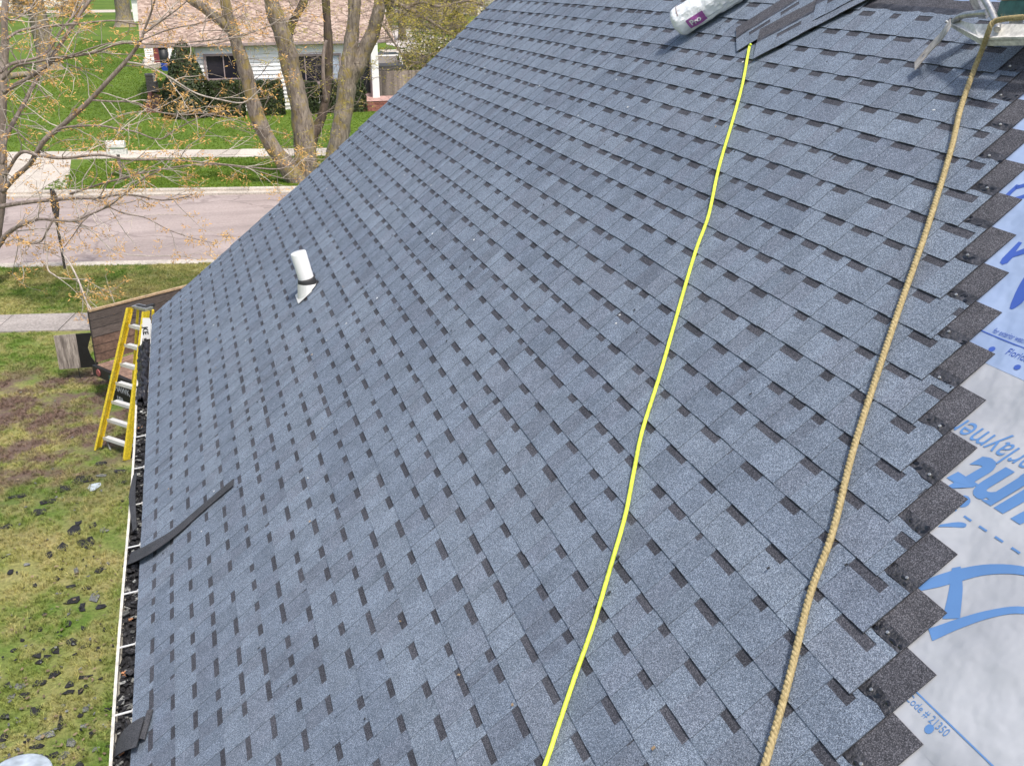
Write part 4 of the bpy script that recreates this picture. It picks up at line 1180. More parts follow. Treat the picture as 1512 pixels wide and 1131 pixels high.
for px, py, wpx, hpx, sh in SCR:
    c = gp(px, py, .02); ppm = F / (c - CAMP).length
    al = math.asin((CAMP.z) / (c - CAMP).length)
    wx = wpx / ppm * 1.05; wy = hpx / ppm / math.sin(al) * 1.05
    k = r.randint(5, 8); an = r.uniform(-.5, .5)
    poly = []
    for i in range(k):
        a = 2 * PI * i / k + r.uniform(-.35, .35); q = r.uniform(.55, 1.2)
        # squarish outline: torn tabs, not discs
        m_ = max(abs(math.cos(a)), abs(math.sin(a))); q *= .75 / m_ ** .6
        poly.append((math.cos(a) * q * wx * .6, math.sin(a) * q * wy * .6))
    mb = MB(); up2 = [r.uniform(.008, .02) for _ in poly]; cz = r.uniform(.010, .022)
    top = [Vector((c.x + x, c.y + y, z)) for (x, y), z in zip(poly, up2)]; bot = [p - Vector((0, 0, .008)) for p in top]
    ctr = Vector((c.x, c.y, cz))
    for i in range(k):
        j = (i + 1) % k
        mb.face([ctr, top[i], top[j]], 0, r.uniform(.8, 1.3)); mb.face([bot[i], bot[j], top[j], top[i]], 0, .5)
    mb.face(list(reversed(bot)), 0, .5)
    lab_ = SLAB[(px, py)]; grp = 'shingle scraps on the lawn'
    single(mb, 'shingle_scrap', M_SCRAP if sh == 0 else (M_SCRAPG if sh == 1 else M_DRUM), lab_, 'shingle scrap', grp)
mb = MB(); r = random.Random(31)               # crumbs, twigs and dead leaves in the grass
for i in range(420):
    u_, v_ = r.uniform(0, 200), r.uniform(560, 1131)
    if r.random() > (v_ - 450) / 650: continue
    c = gp(u_ * .95, v_, .02)
    R3 = Matrix.Rotation(r.uniform(0, 6), 3, 'Z') @ Matrix.Rotation(r.gauss(0, .4), 3, 'X')
    mb.box(c + Vector((0, 0, r.uniform(.0, .03))), (r.uniform(.012, .05), r.uniform(.01, .03), .004), R3, r.choice((0, 1, 2, 2)), r.uniform(.6, 1.3))
M_DEAD = gen('dead_leaf', (.22, .165, .10), .9, .4, 12)
o = mb.build('litter', [M_SCRAP, M_SCRAPG, M_DEAD]); o['kind'] = 'stuff'
# ==================================================================== FAR HOUSE
hy = gp(400, 163).y
HX = lambda px, Y: yp(px, 110, Y).x
FH = thing('neighbour_house', 'white sided one storey house with a pinkish brown shingle roof across the street', 'house', (5.0, hy, 0))
HPHI = rad(2.0)
eY = hy - .32
ez_l = yp(400, 63, eY).z
xl_, xr_ = yp(206, 62, eY).x, yp(583, 60, eY).x
wl, wr = HX(292, hy), HX(556, hy)
M_FROOF, t_, b_ = nt('brown_pink_roof_shingles')
co = N(t_, 'ShaderNodeNewGeometry').outputs['Position']
mp2 = N(t_, 'ShaderNodeMapping'); t_.links.new(co, mp2.inputs[0]); mp2.inputs['Scale'].default_value = (6.0, 8.4, 0)
vv = N(t_, 'ShaderNodeTexVoronoi', distance='CHEBYCHEV'); setin(vv, Scale=1.0, Randomness=.75); t_.links.new(mp2.outputs[0], vv.inputs['Vector'])
sp2 = N(t_, 'ShaderNodeSeparateColor'); t_.links.new(vv.outputs['Color'], sp2.inputs[0])
c_ = ramp(t_, sp2.outputs[0], [(0, (.20, .14, .11)), (.35, (.31, .225, .18)), (.7, (.42, .315, .255)), (1, (.50, .395, .33))])
c_ = mixc(t_, 1.0, c_, ramp(t_, noi(t_, co, 14, 3), [(.3, (.8,) * 3), (.7, (1.2,) * 3)]), 'MULTIPLY')
t_.links.new(c_, b_.inputs['Base Color']); setin(b_, Roughness=.9)
mb = MB(); sl2 = math.tan(rad(24)); depth = 7.6; nc = 56
for i in range(nc):                              # lapped courses
    y0, y1 = eY + depth * i / nc, eY + depth * (i + 1) / nc
    z0, z1 = ez_l + (y0 - eY) * sl2 + .012, ez_l + (y1 - eY) * sl2
    mb.face([(xl_, y0, z0), (xr_, y0, z0), (xr_, y1, z1), (xl_, y1, z1)]); mb.face([(xl_, y0, z0 - .014), (xr_, y0, z0 - .014), (xr_, y0, z0), (xl_, y0, z0)])
yR = eY + depth; zR = ez_l + depth * sl2
mb.face([(xl_, yR, zR), (xr_, yR, zR), (xr_, yR + depth, ez_l), (xl_, yR + depth, ez_l)])
mb.face([(xl_, eY, ez_l - .02), (xl_, yR, zR - .02), (xl_, yR + depth, ez_l - .02)]); mb.face([(xr_, eY, ez_l - .02), (xr_, yR + depth, ez_l - .02), (xr_, yR, zR - .02)])
froof = mb.build('roof', M_FROOF, FH)
mb = MB(); mb.box(((xl_ + xr_) / 2, eY - .05, ez_l - .06), (xr_ - xl_ + .1, .11, .12)); mb.build('gutter', M_TRIM, FH)
mb = MB(); mb.box(((xl_ + xr_) / 2, eY + .16, ez_l - .135), (xr_ - xl_, .34, .02)); mb.build('soffit', M_TRIM, FH)
def siding(x0, x1, y, z0, z1, nm='siding', ex=.19, par=FH):
    mb = MB(); z = z0
    while z < z1:
        zt = min(z + ex, z1)
        mb.face([(x0, y - .045, z), (x1, y - .045, z), (x1, y - .001, zt), (x0, y - .001, zt)]); mb.face([(x0, y - .001, z), (x1, y - .001, z), (x1, y - .045, z), (x0, y - .045, z)]); z = zt
    mb.box(((x0 + x1) / 2, y + .08, (z0 + z1) / 2), (x1 - x0, .15, z1 - z0))
    return mb.build(nm, M_SID, par)
siding(wl, wr, hy, 0.0, ez_l - .15, 'wall')
mb = MB(); mb.box(((wl + wr) / 2, hy + 7.3, (ez_l - .15) / 2), (wr - wl, .15, ez_l - .15)); mb.box((wl + .08, hy + 3.7, (ez_l - .15) / 2), (.15, 7.2, ez_l - .15)); mb.box((wr - .08, hy + 3.7, (ez_l - .15) / 2), (.15, 7.2, ez_l - .15))
mb.build('wall', M_SID, FH)
def window(px0, py0, px1, py1, mull, screen=False):
    a, b = yp(px0, py1, hy - .03), yp(px1, py0, hy - .03)
    x0, x1, z0, z1 = a.x, b.x, a.z, b.z; f = .10
    mb = MB(); y = hy - .075
    for c, sz in (((x0 + x1) / 2, z0 + f / 2, x1 - x0, f), ((x0 + x1) / 2, z1 - f / 2, x1 - x0, f), (x0 + f / 2, (z0 + z1) / 2, f, z1 - z0 - 2 * f), (x1 - f / 2, (z0 + z1) / 2, f, z1 - z0 - 2 * f)) and [((q[0], y, q[1]), (q[2], .09, q[3])) for q in (((x0 + x1) / 2, z0 + f / 2, x1 - x0, f), ((x0 + x1) / 2, z1 - f / 2, x1 - x0, f), (x0 + f / 2, (z0 + z1) / 2, f, z1 - z0 - 2 * f), (x1 - f / 2, (z0 + z1) / 2, f, z1 - z0 - 2 * f))]:
        mb.box(c, sz)
    mb.box(((x0 + x1) / 2, y - .04, z0 - .03), (x1 - x0 + .1, .14, .05))
    fr = mb.build('window', M_TRIM, FH)
    xs = [x0 + f] + [x0 + (x1 - x0) * m for m in mull] + [x1 - f]
    for i in range(len(xs) - 1):
        g = MB(); g.box(((xs[i] + xs[i + 1]) / 2, hy - .062, (z0 + z1) / 2), (xs[i + 1] - xs[i] - .05, .02, z1 - z0 - 2 * f)); g.build('pane', M_GLASS if not screen or i != len(xs) - 2 else M_DRUM, fr)
        if i: g = MB(); g.box((xs[i], y + .005, (z0 + z1) / 2), (.05, .07, z1 - z0 - 2 * f)); g.build('mullion', M_TRIM, fr)
window(304, 79, 355, 120, [.52])
window(437, 79, 503, 124, [.22, .80], True)
# porch door, corner post, brick porch
a, b = yp(520, 150, hy - .03), yp(548, 84, hy - .03)
mb = MB(); mb.box(((a.x + b.x) / 2, hy - .06, b.z / 2), (b.x - a.x, .06, b.z)); dr = mb.build('porch_door', M_TRIM, FH)
mb = MB(); mb.box(((a.x + b.x) / 2, hy - .095, b.z / 2 + .25), (b.x - a.x - .24, .02, b.z - .8)); mb.build('pane', M_GLASS, dr)
pc = gp(549, 141, .45)
mb = MB(); mb.box((pc.x, hy - .55, ez_l / 2 + .1), (.34, .2, ez_l - .45)); mb.build('porch_post', M_SID, FH)
pz = .48
x0, x1 = yp(531, 150, hy - 1.2).x, yp(600, 150, hy - 1.2).x
nb = 6; r = random.Random(6)
mb = MB(); mb.box(((x0 + x1) / 2, hy - 1.0, pz / 2 - .03), (x1 - x0 - .2, 1.9, pz - .06)); prc = mb.build('porch', M_BRICK, FH)
for i in range(5):
    z = i * .096
    for j in range(int((x1 - x0) / .42)):
        mb = MB(); mb.box((x0 + .21 + j * .42 + (.2 if i % 2 else 0), hy - 1.96, z + .046), (.40, .10, .084), t=r.uniform(.7, 1.35)); mb.build('brick', M_BRICK, prc)
for i in range(5):
    for j in range(int((x1 - x0) / .5)):
        mb = MB(); mb.box((x0 + .25 + j * .5, hy - 1.82 + i * .4, pz - .02), (.48, .38, .05), t=r.uniform(.8, 1.2)); mb.build('brick', M_PAVE, prc)
# rear wing with red door
ry = gp(225, 98).y
siding(yp(215, 90, ry).x, yp(262, 90, ry).x, ry, 0, 3.1, 'rear_wall', .13)
a, b = yp(228, 90, ry - .03), yp(246, 60, ry - .03)
mb = MB(); mb.box(((a.x + b.x) / 2, ry - .05, 1.25), (b.x - a.x + .25, .06, 2.5)); d_ = mb.build('rear_door', M_SID, FH)
mb = MB(); mb.box(((a.x + b.x) / 2, ry - .09, 1.2), (b.x - a.x, .04, 2.3)); mb.build('door_panel', M_DOOR, d_)
mb = MB(); mb.box(((a.x + b.x) / 2, ry - .9, .12), (b.x - a.x + 1.4, 1.6, .24)); mb.build('stoop', M_CONC, FH)

# plants made of many small leaf faces over a dark inner mass
def leafy(name, sampler, n, size, mat, label, cat, core, group=None, base=(0, 0, 0), seed=1, stem=None, stem_mat=None, tone=(.55, 1.5)):
    r = random.Random(seed); mb = MB()
    root = thing(name, label, cat, base, group)
    for i in range(n):
        p, nrm = sampler(r); nrm = (nrm + Vector((r.gauss(0, .5), r.gauss(0, .5), r.gauss(0, .4)))).normalized()
        x = nrm.orthogonal().normalized(); x.rotate(Matrix.Rotation(r.uniform(0, 6.28), 3, nrm)); y = nrm.cross(x)
        s = size * r.uniform(.5, 1.25); t = r.uniform(*tone)
        mb.face([p - x * s * .5, p + y * s * .32, p + x * s * .6, p - y * s * .3], 0, t)
    mb.build('foliage', mat, root)
    if core: core.build('dark_core', M_BARKD, root)  # dark solid hull added inside to stop the view through the leaves
    if stem: stem.build('stem', stem_mat or M_BARKD, root)
    return root
def boxsamp(c, sx, sy, sz):
    def f(r):
        while True:
            k = r.choices((0, 1, 2, 3, 4), (sx * sy, sx * sz, sy * sz, sy * sz, sx * sz * .4))[0]
            u, v = r.uniform(-.5, .5), r.uniform(-.5, .5)
            q = {0: Vector((u * sx, v * sy, sz / 2)), 1: Vector((u * sx, -sy / 2, v * sz)), 2: Vector((-sx / 2, u * sy, v * sz)), 3: Vector((sx / 2, u * sy, v * sz)), 4: Vector((u * sx, sy / 2, v * sz))}[k]
            nn = {0: Vector((0, 0, 1)), 1: Vector((0, -1, 0)), 2: Vector((-1, 0, 0)), 3: Vector((1, 0, 0)), 4: Vector((0, 1, 0))}[k]
            q = Vector((q.x * (1 - .10 * (q.z / sz + .5) ** 4), q.y * (1 - .12 * (q.z / sz + .5) ** 4), q.z))
            q += nn * (.05 * noise.noise(q * 3 + c)) + nn * r.uniform(-.12, .04)
            return c + q, nn
    return f
for px0, px1, py0, py1, lb_ in ((313, 359, 123, 168, 'clipped dark yew hedge in front of the taupe framed window'), (373, 418, 123, 168, 'clipped dark yew hedge before the white siding between the two trunks'), (438, 470, 125, 166, 'clipped yew hedge left of the dark thin trunk under the wide window'), (478, 540, 122, 168, 'dark yew hedge beside the brick porch behind the forked trunk')):
    Yh = hy - 1.5; a, b = yp(px0, py1, Yh - .6), yp(px1, py0, Yh - .6)
    sx, sz = b.x - a.x, b.z + .05; c = Vector(((a.x + b.x) / 2, Yh, sz / 2))
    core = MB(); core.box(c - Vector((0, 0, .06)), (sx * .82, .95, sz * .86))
    leafy('hedge', boxsamp(c, sx, 1.2, sz), 9000, .085, M_YEW, lb_, 'hedge', core, None, (c.x, c.y, 0), px0)
# conifer
cb = gp(278, 165); Yc = hy - 1.2
ch = yp(270, 60, Yc).z; cr = (yp(321, 150, Yc).x - yp(236, 150, Yc).x) / 2
cc = Vector((yp(277, 150, Yc).x, hy - cr * .75, 0))
def conesamp(r):
    z = 1 - math.sqrt(r.random()); a = r.uniform(0, 6.283)
    R0 = cr * (1 - z) ** .55 * (1 if z > .08 else .9) * (1 + .22 * noise.noise(Vector((math.cos(a) * 2, math.sin(a) * 2, z * 6)))) * (1 - .25 * r.random() ** 2)
    return cc + Vector((math.cos(a) * R0, math.sin(a) * R0, z * ch)), Vector((math.cos(a), math.sin(a), .7)).normalized()
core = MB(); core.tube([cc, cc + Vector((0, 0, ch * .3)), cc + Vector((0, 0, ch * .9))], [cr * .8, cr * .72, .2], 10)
leafy('conifer_bush', conesamp, 15000, .11, M_YEW, 'dark pointed conifer bush at the left corner of the white house', 'conifer', core, None, cc, 5)
# shrub row behind the porch
# mulch bed with brick edge
mb = MB(); b0, b1, b2, b3 = gp(218, 166), gp(330, 172), gp(330, 160), gp(222, 138)
mb.face([p + Vector((0, 0, .03)) for p in (b0, b1, b2, b3)])
struct(mb, 'mulch_bed', M_MULCH)
mb = MB(); mb.bar(b0 + Vector((0, 0, .06)), b1 + Vector((0, 0, .06)), .22, .12); mb.bar(b0 + Vector((0, 0, .06)), b3 + Vector((0, 0, .06)), .2, .12)
single(mb, 'brick_edging', M_BRICK, 'low red brick edging round the mulch bed by the conifer', 'edging')
# air conditioner
ac = gp(226, 139); AY = ac.y
AC = thing('air_conditioner', 'grey air conditioner unit on the lawn beside the mulch bed', 'air conditioner', ac)
aw = yp(234, 120, AY).x - yp(217, 120, AY).x; ah = yp(226, 111, AY).z
mb = MB(); mb.box(ac + Vector((0, .5, ah / 2)), (aw, aw, ah - .1)); mb.build('body', M_WOODG, AC)
mb = MB(); 
for i in range(11): mb.box(ac + Vector((-.04, .5 - aw / 2 - .012, .12 + i * (ah - .2) / 11)), (aw * .84, .02, .035))
mb.build('louvres', M_CONCG, AC)
mb = MB(); mb.box(ac + Vector((0, .5, ah - .02)), (aw + .06, aw + .06, .07)); mb.build('top', M_CONCG, AC)
mb = MB(); mb.box(ac + Vector((aw * .30, .5 - aw / 2 - .03, ah * .78)), (.16, .06, .35)); mb.build('control_box', M_WHITE, AC)
# bins by the rear door
bp = gp(244, 105)
BN = thing('recycling_bin', 'bright blue recycling bin standing by the rear red door', 'bin', bp)
mb = MB(); mb.hexa([bp + Vector((x * .18, y * .18, 0)) for x, y in ((-1, -1), (1, -1), (1, 1), (-1, 1))] + [bp + Vector((x * .23, y * .23, .42)) for x, y in ((-1, -1), (1, -1), (1, 1), (-1, 1))]); mb.build('body', M_BLUE, BN)
mb = MB(); mb.box(bp + Vector((0, 0, .43)), (.50, .50, .04)); mb.build('rim', M_BLUE, BN)
bp2 = bp + Vector((.0, 1.2, 0))
BN = thing('dustbin', 'black dustbin behind the bright blue bin', 'bin', bp2)
mb = MB(); mb.tube([bp2, bp2 + Vector((0, 0, 1.35))], [.26, .32], 14); mb.build('body', M_BLACK, BN)
mb = MB(); mb.tube([bp2 + Vector((0, 0, 1.35)), bp2 + Vector((0, 0, 1.42)), bp2 + Vector((0, 0, 1.5))], [.35, .35, .15], 14); mb.build('lid', M_BLACK, BN)
# rocks by the stoop
rk = gp(232, 97); mb = MB()
for i in range(14):
    c = rk + Vector((RNG.uniform(-.8, 1.0), RNG.uniform(-.5, .5), .15 + RNG.uniform(0, .25))); mb.tube([c - Vector((0, 0, .2)), c, c + Vector((0, 0, .18))], [.2, .28, .08], 7, t=RNG.uniform(.8, 1.3))
o = mb.build('rubble', M_GRAV); o['kind'] = 'stuff'

# picket fence right of the porch
fy = hy + 1.2; fa, fb = yp(557, 140, fy), yp(625, 140, fy)
FN = thing('picket_fence', 'grey wooden picket fence right of the brick porch', 'fence', (fa.x, fy, 0))
ftop = yp(570, 105, fy).z
for z in (.35, ftop - .25):
    mb = MB(); mb.bar((fa.x, fy + .05, z), (fb.x, fy + .05, z), .04, .09); mb.build('rail', M_WOODG, FN)
npk = 34
for i in range(npk):
    x = fa.x + (fb.x - fa.x) * i / (npk - 1); mb = MB(); mb.box((x, fy, ftop / 2), (.075, .03, ftop - RNG.uniform(0, .06)), t=RNG.uniform(1.0, 1.9)); mb.build('picket', M_WOODG, FN)
def shrub(c, R, n, mat, label, seed, size=.12, flat=.8):
    def f(r):
        a, z = r.uniform(0, 6.283), r.uniform(-.3, 1)
        k = math.sqrt(max(0, 1 - z * z)); q = R * (1 + .25 * noise.noise(Vector((math.cos(a) * 2, math.sin(a) * 2, z * 3 + seed)))) * r.uniform(.55, 1)
        return c + Vector((math.cos(a) * k * q, math.sin(a) * k * q, R * .5 + z * q * flat)), Vector((math.cos(a) * k, math.sin(a) * k, z + .3)).normalized()
    st = MB()
    for i in range(6): st.tube([c + Vector((RNG.uniform(-.1, .1), 0, 0)), c + Vector((RNG.uniform(-.6, .6) * R, RNG.uniform(-.6, .6) * R, R * 1.1))], [.03, .01], 5)
    return leafy('shrub', f, n, size, mat, label, 'shrub', None, None, c, seed, st)
shrub(Vector((yp(572, 125, fy + .6).x, fy + 1.0, 0)), 1.0, 2600, M_YLEAF, 'olive green shrub growing behind the picket fence', 3)
shrub(Vector((yp(640, 95, hy + 9).x, hy + 9, 0)), 2.3, 2600, M_YLEAF, 'loose yellow green shrub above the rake edge, right of the parked car', 4, .16, 1.1)
# parked dark pickup with trailer beyond the porch
cy = hy + 10; cz = yp(560, 103, cy).z
cx0, cx1 = yp(550, 90, cy).x, yp(583, 90, cy).x
gx = Vector((cx0, cy, 0))
CARR = thing('parked_car', 'dark parked car with its tail towards the picket fence', 'car', gx)
wcar = 1.9
def cp(x, y, z): return Vector((cx0 + .1 + x, cy + y, z))
mb = MB()
prof3 = [(0, .35), (0, .95), (.35, 1.05), (4.5, .98), (4.6, .4)]
mb.prism([cp(0, y, z) for y, z in prof3], (wcar, 0, 0)); mb.build('body', M_CAR, CARR)
mb = MB(); prof4 = [(.30, 1.02), (.75, 1.60), (2.5, 1.62), (3.3, 1.02)]
mb.prism([cp(.12, y, z) for y, z in prof4], (wcar - .24, 0, 0)); cabn = mb.build('cabin', M_CAR, CARR)
mb = MB(); mb.face([cp(.25, .37, 1.10), cp(wcar - .25, .37, 1.10), cp(wcar - .3, .70, 1.54), cp(.3, .70, 1.54)]); mb.face([cp(.25, .35, 1.10), cp(.3, .68, 1.54), cp(wcar - .3, .68, 1.54), cp(wcar - .25, .35, 1.10)]); mb.build('rear_window', M_GLASS, CARR)
for x in (.1, wcar - .1):
    for y in (.9, 3.7):
        c = cp(x, y, .34); mb = MB(); mb.tube([c - Vector((.12, 0, 0)), c + Vector((.12, 0, 0))], .34, 16); wh = mb.build('wheel', M_RUBBER, CARR)
    c = cp(x + (.1 if x < 1 else -.1), -.012, .85); mb = MB(); mb.box(c, (.22, .03, .16)); mb.build('tail_light', M_RED, CARR)
# white utility trailer in front of the car
tx = yp(572, 98, hy + 6); tx = Vector((tx.x, hy + 6, 0))
UT = thing('utility_trailer', 'small white utility trailer with a boxed load beside the dark parked car', 'trailer', tx)
mb = MB(); mb.box(tx + Vector((0, 0, .75)), (2.0, 2.6, .35)); mb.build('bed', M_WHITE, UT)
mb = MB(); mb.box(tx + Vector((0, .2, 1.2)), (1.7, 1.8, .5)); mb.build('load', M_SIGNG, UT)
mb = MB(); mb.box(tx + Vector((0, -1.31, .80)), (1.9, .03, .22)); mb.build('tailgate', M_SID, UT)
for x in (-1.0, 1.0):
    c = tx + Vector((x, .1, .3)); mb = MB(); mb.tube([c - Vector((.09, 0, 0)), c + Vector((.09, 0, 0))], .3, 14); mb.build('wheel', M_RUBBER, UT)
# long low white shed roof and board fence beyond
sx0 = yp(574, 84, hy + 16); sx1 = yp(630, 84, hy + 16)
SHD = thing('low_shed', 'long low grey shed with a pale roof behind the trailer', 'shed', (sx0.x, hy + 16, 0))
zt = yp(600, 79, hy + 16).z
mb = MB(); mb.box(((sx0.x + sx1.x) / 2, hy + 17, (zt - .15) / 2), (sx1.x - sx0.x, 2, zt - .15)); mb.build('wall', M_TRIM, SHD)
mb = MB(); mb.box(((sx0.x + sx1.x) / 2, hy + 17, zt), (sx1.x - sx0.x + .4, 2.6, .16)); mb.build('roof', M_CONC, SHD)
bf0, bf1 = yp(583, 96, hy + 12), yp(640, 96, hy + 12); zt = yp(600, 92, hy + 12).z
BF = thing('board_fence', 'short run of tan board fence in front of the low shed', 'fence', (bf0.x, hy + 12, 0))
nbf = 24
for i in range(nbf):
    x = bf0.x + (bf1.x - bf0.x) * (i + .5) / nbf; mb = MB(); mb.box((x, hy + 12 + .01 * (i % 2), zt / 2), ((bf1.x - bf0.x) / nbf - .02, .025, zt), t=RNG.uniform(.7, 1.15)); mb.build('board', M_WOODT, BF)
# gravel drive and far street
mb = MB()
mb.face([p + Vector((0, 0, .012)) for p in (gp(570, 66), gp(690, 92), gp(690, 62), gp(580, 44))]); struct(mb, 'gravel_drive', M_GRAV)
mb = MB(); mb.face([p + Vector((0, 0, .012)) for p in (gp(480, 34), gp(760, 62), gp(760, 52), gp(480, 30))]); struct(mb, 'cross_street', M_CONC)
mb = MB(); mb.face([p + Vector((0, 0, .012)) for p in (gp(-60, 22), gp(230, 18), gp(230, 14.5), gp(-60, 17))]); struct(mb, 'back_street', M_CONC)
mb = MB(); mb.face([p + Vector((0, 0, .014)) for p in (gp(560, 20), gp(800, 24), gp(800, 15), gp(560, 14))]); struct(mb, 'far_street', M_CONC)
# ==================================================================== TREES
def bark_tube(mb, px_pts, widths_px, Y, dy=None, k=14, seg=7, lump=.06, m=0, tone=1.0):
    """a limb given by its photo points at depth Y (+dy per point); returns its 3D points and radii"""
    P = []
    for i, (x, y) in enumerate(px_pts):
        P.append(yp(x, y, Y + (dy[i] if dy else 0)))
    C = smooth(P, seg); W = lerps(widths_px, len(C)); R = [w / 2 * (c - CAMP).length / F for w, c in zip(W, C)]
    b = len(mb.v); mb.tube(C, R, k, m, tone)
    if lump:
        for i in range(b, len(mb.v)):
            v = Vector(mb.v[i]); j = min((i - b) // k, len(C) - 1); d = v - C[j]
            q = 1 + lump * noise.noise(v * 2.3) * 2 + lump * noise.noise(v * 7.0)
            mb.v[i] = tuple(C[j] + d * q)
    return C, R
def buds(mb, p, r, size, n, m=0):
    for i in range(n):
        d = Vector((r.gauss(0, 1), r.gauss(0, 1), r.gauss(0, .8))); d.normalize()
        q = p + d * size * r.uniform(.1, .8); x = d.orthogonal().normalized() * size * r.uniform(.10, .24); y = d * size * r.uniform(.25, .55)
        mb.face([q - x * .5, q + x * .5, q + y + x * .3, q + y * 1.2 - x * .2], m, r.uniform(.65, 1.35))
def twigs(mb, mbb, p, d, L, rad0, depth, r, bsize, droop=0.0, nseg=5, bud_n=5, mt=0, spread=.75, flatness=.6):
    pts = [p]; q = p.copy(); dd = d.normalized()
    for i in range(nseg):
        dd = (dd + Vector((r.gauss(0, .16), r.gauss(0, .16), r.gauss(0, .13) - droop))).normalized(); q = q + dd * (L / nseg); pts.append(q.copy())
    mb.tube(pts, lerps([rad0, rad0 * .45], len(pts)), 4 if rad0 < .012 else 5, mt, r.uniform(.8, 1.25), cap=False)
    if depth <= 0 or rad0 < .010:
        buds(mbb, pts[-1], r, bsize, bud_n)
        if r.random() < .5: buds(mbb, pts[-2], r, bsize * .8, bud_n - 1)
    if depth > 0:
        for k in range(r.randint(2, 4)):
            i = r.randint(1, nseg); b = pts[i]
            nd = (dd + Vector((r.gauss(0, spread), r.gauss(0, spread), r.gauss(0, spread * flatness)))).normalized()
            twigs(mb, mbb, b, nd, L * r.uniform(.45, .75), max(rad0 * .55, .0035), depth - 1, r, bsize, droop, nseg - 1 if nseg > 3 else 3, bud_n, mt, spread, flatness)

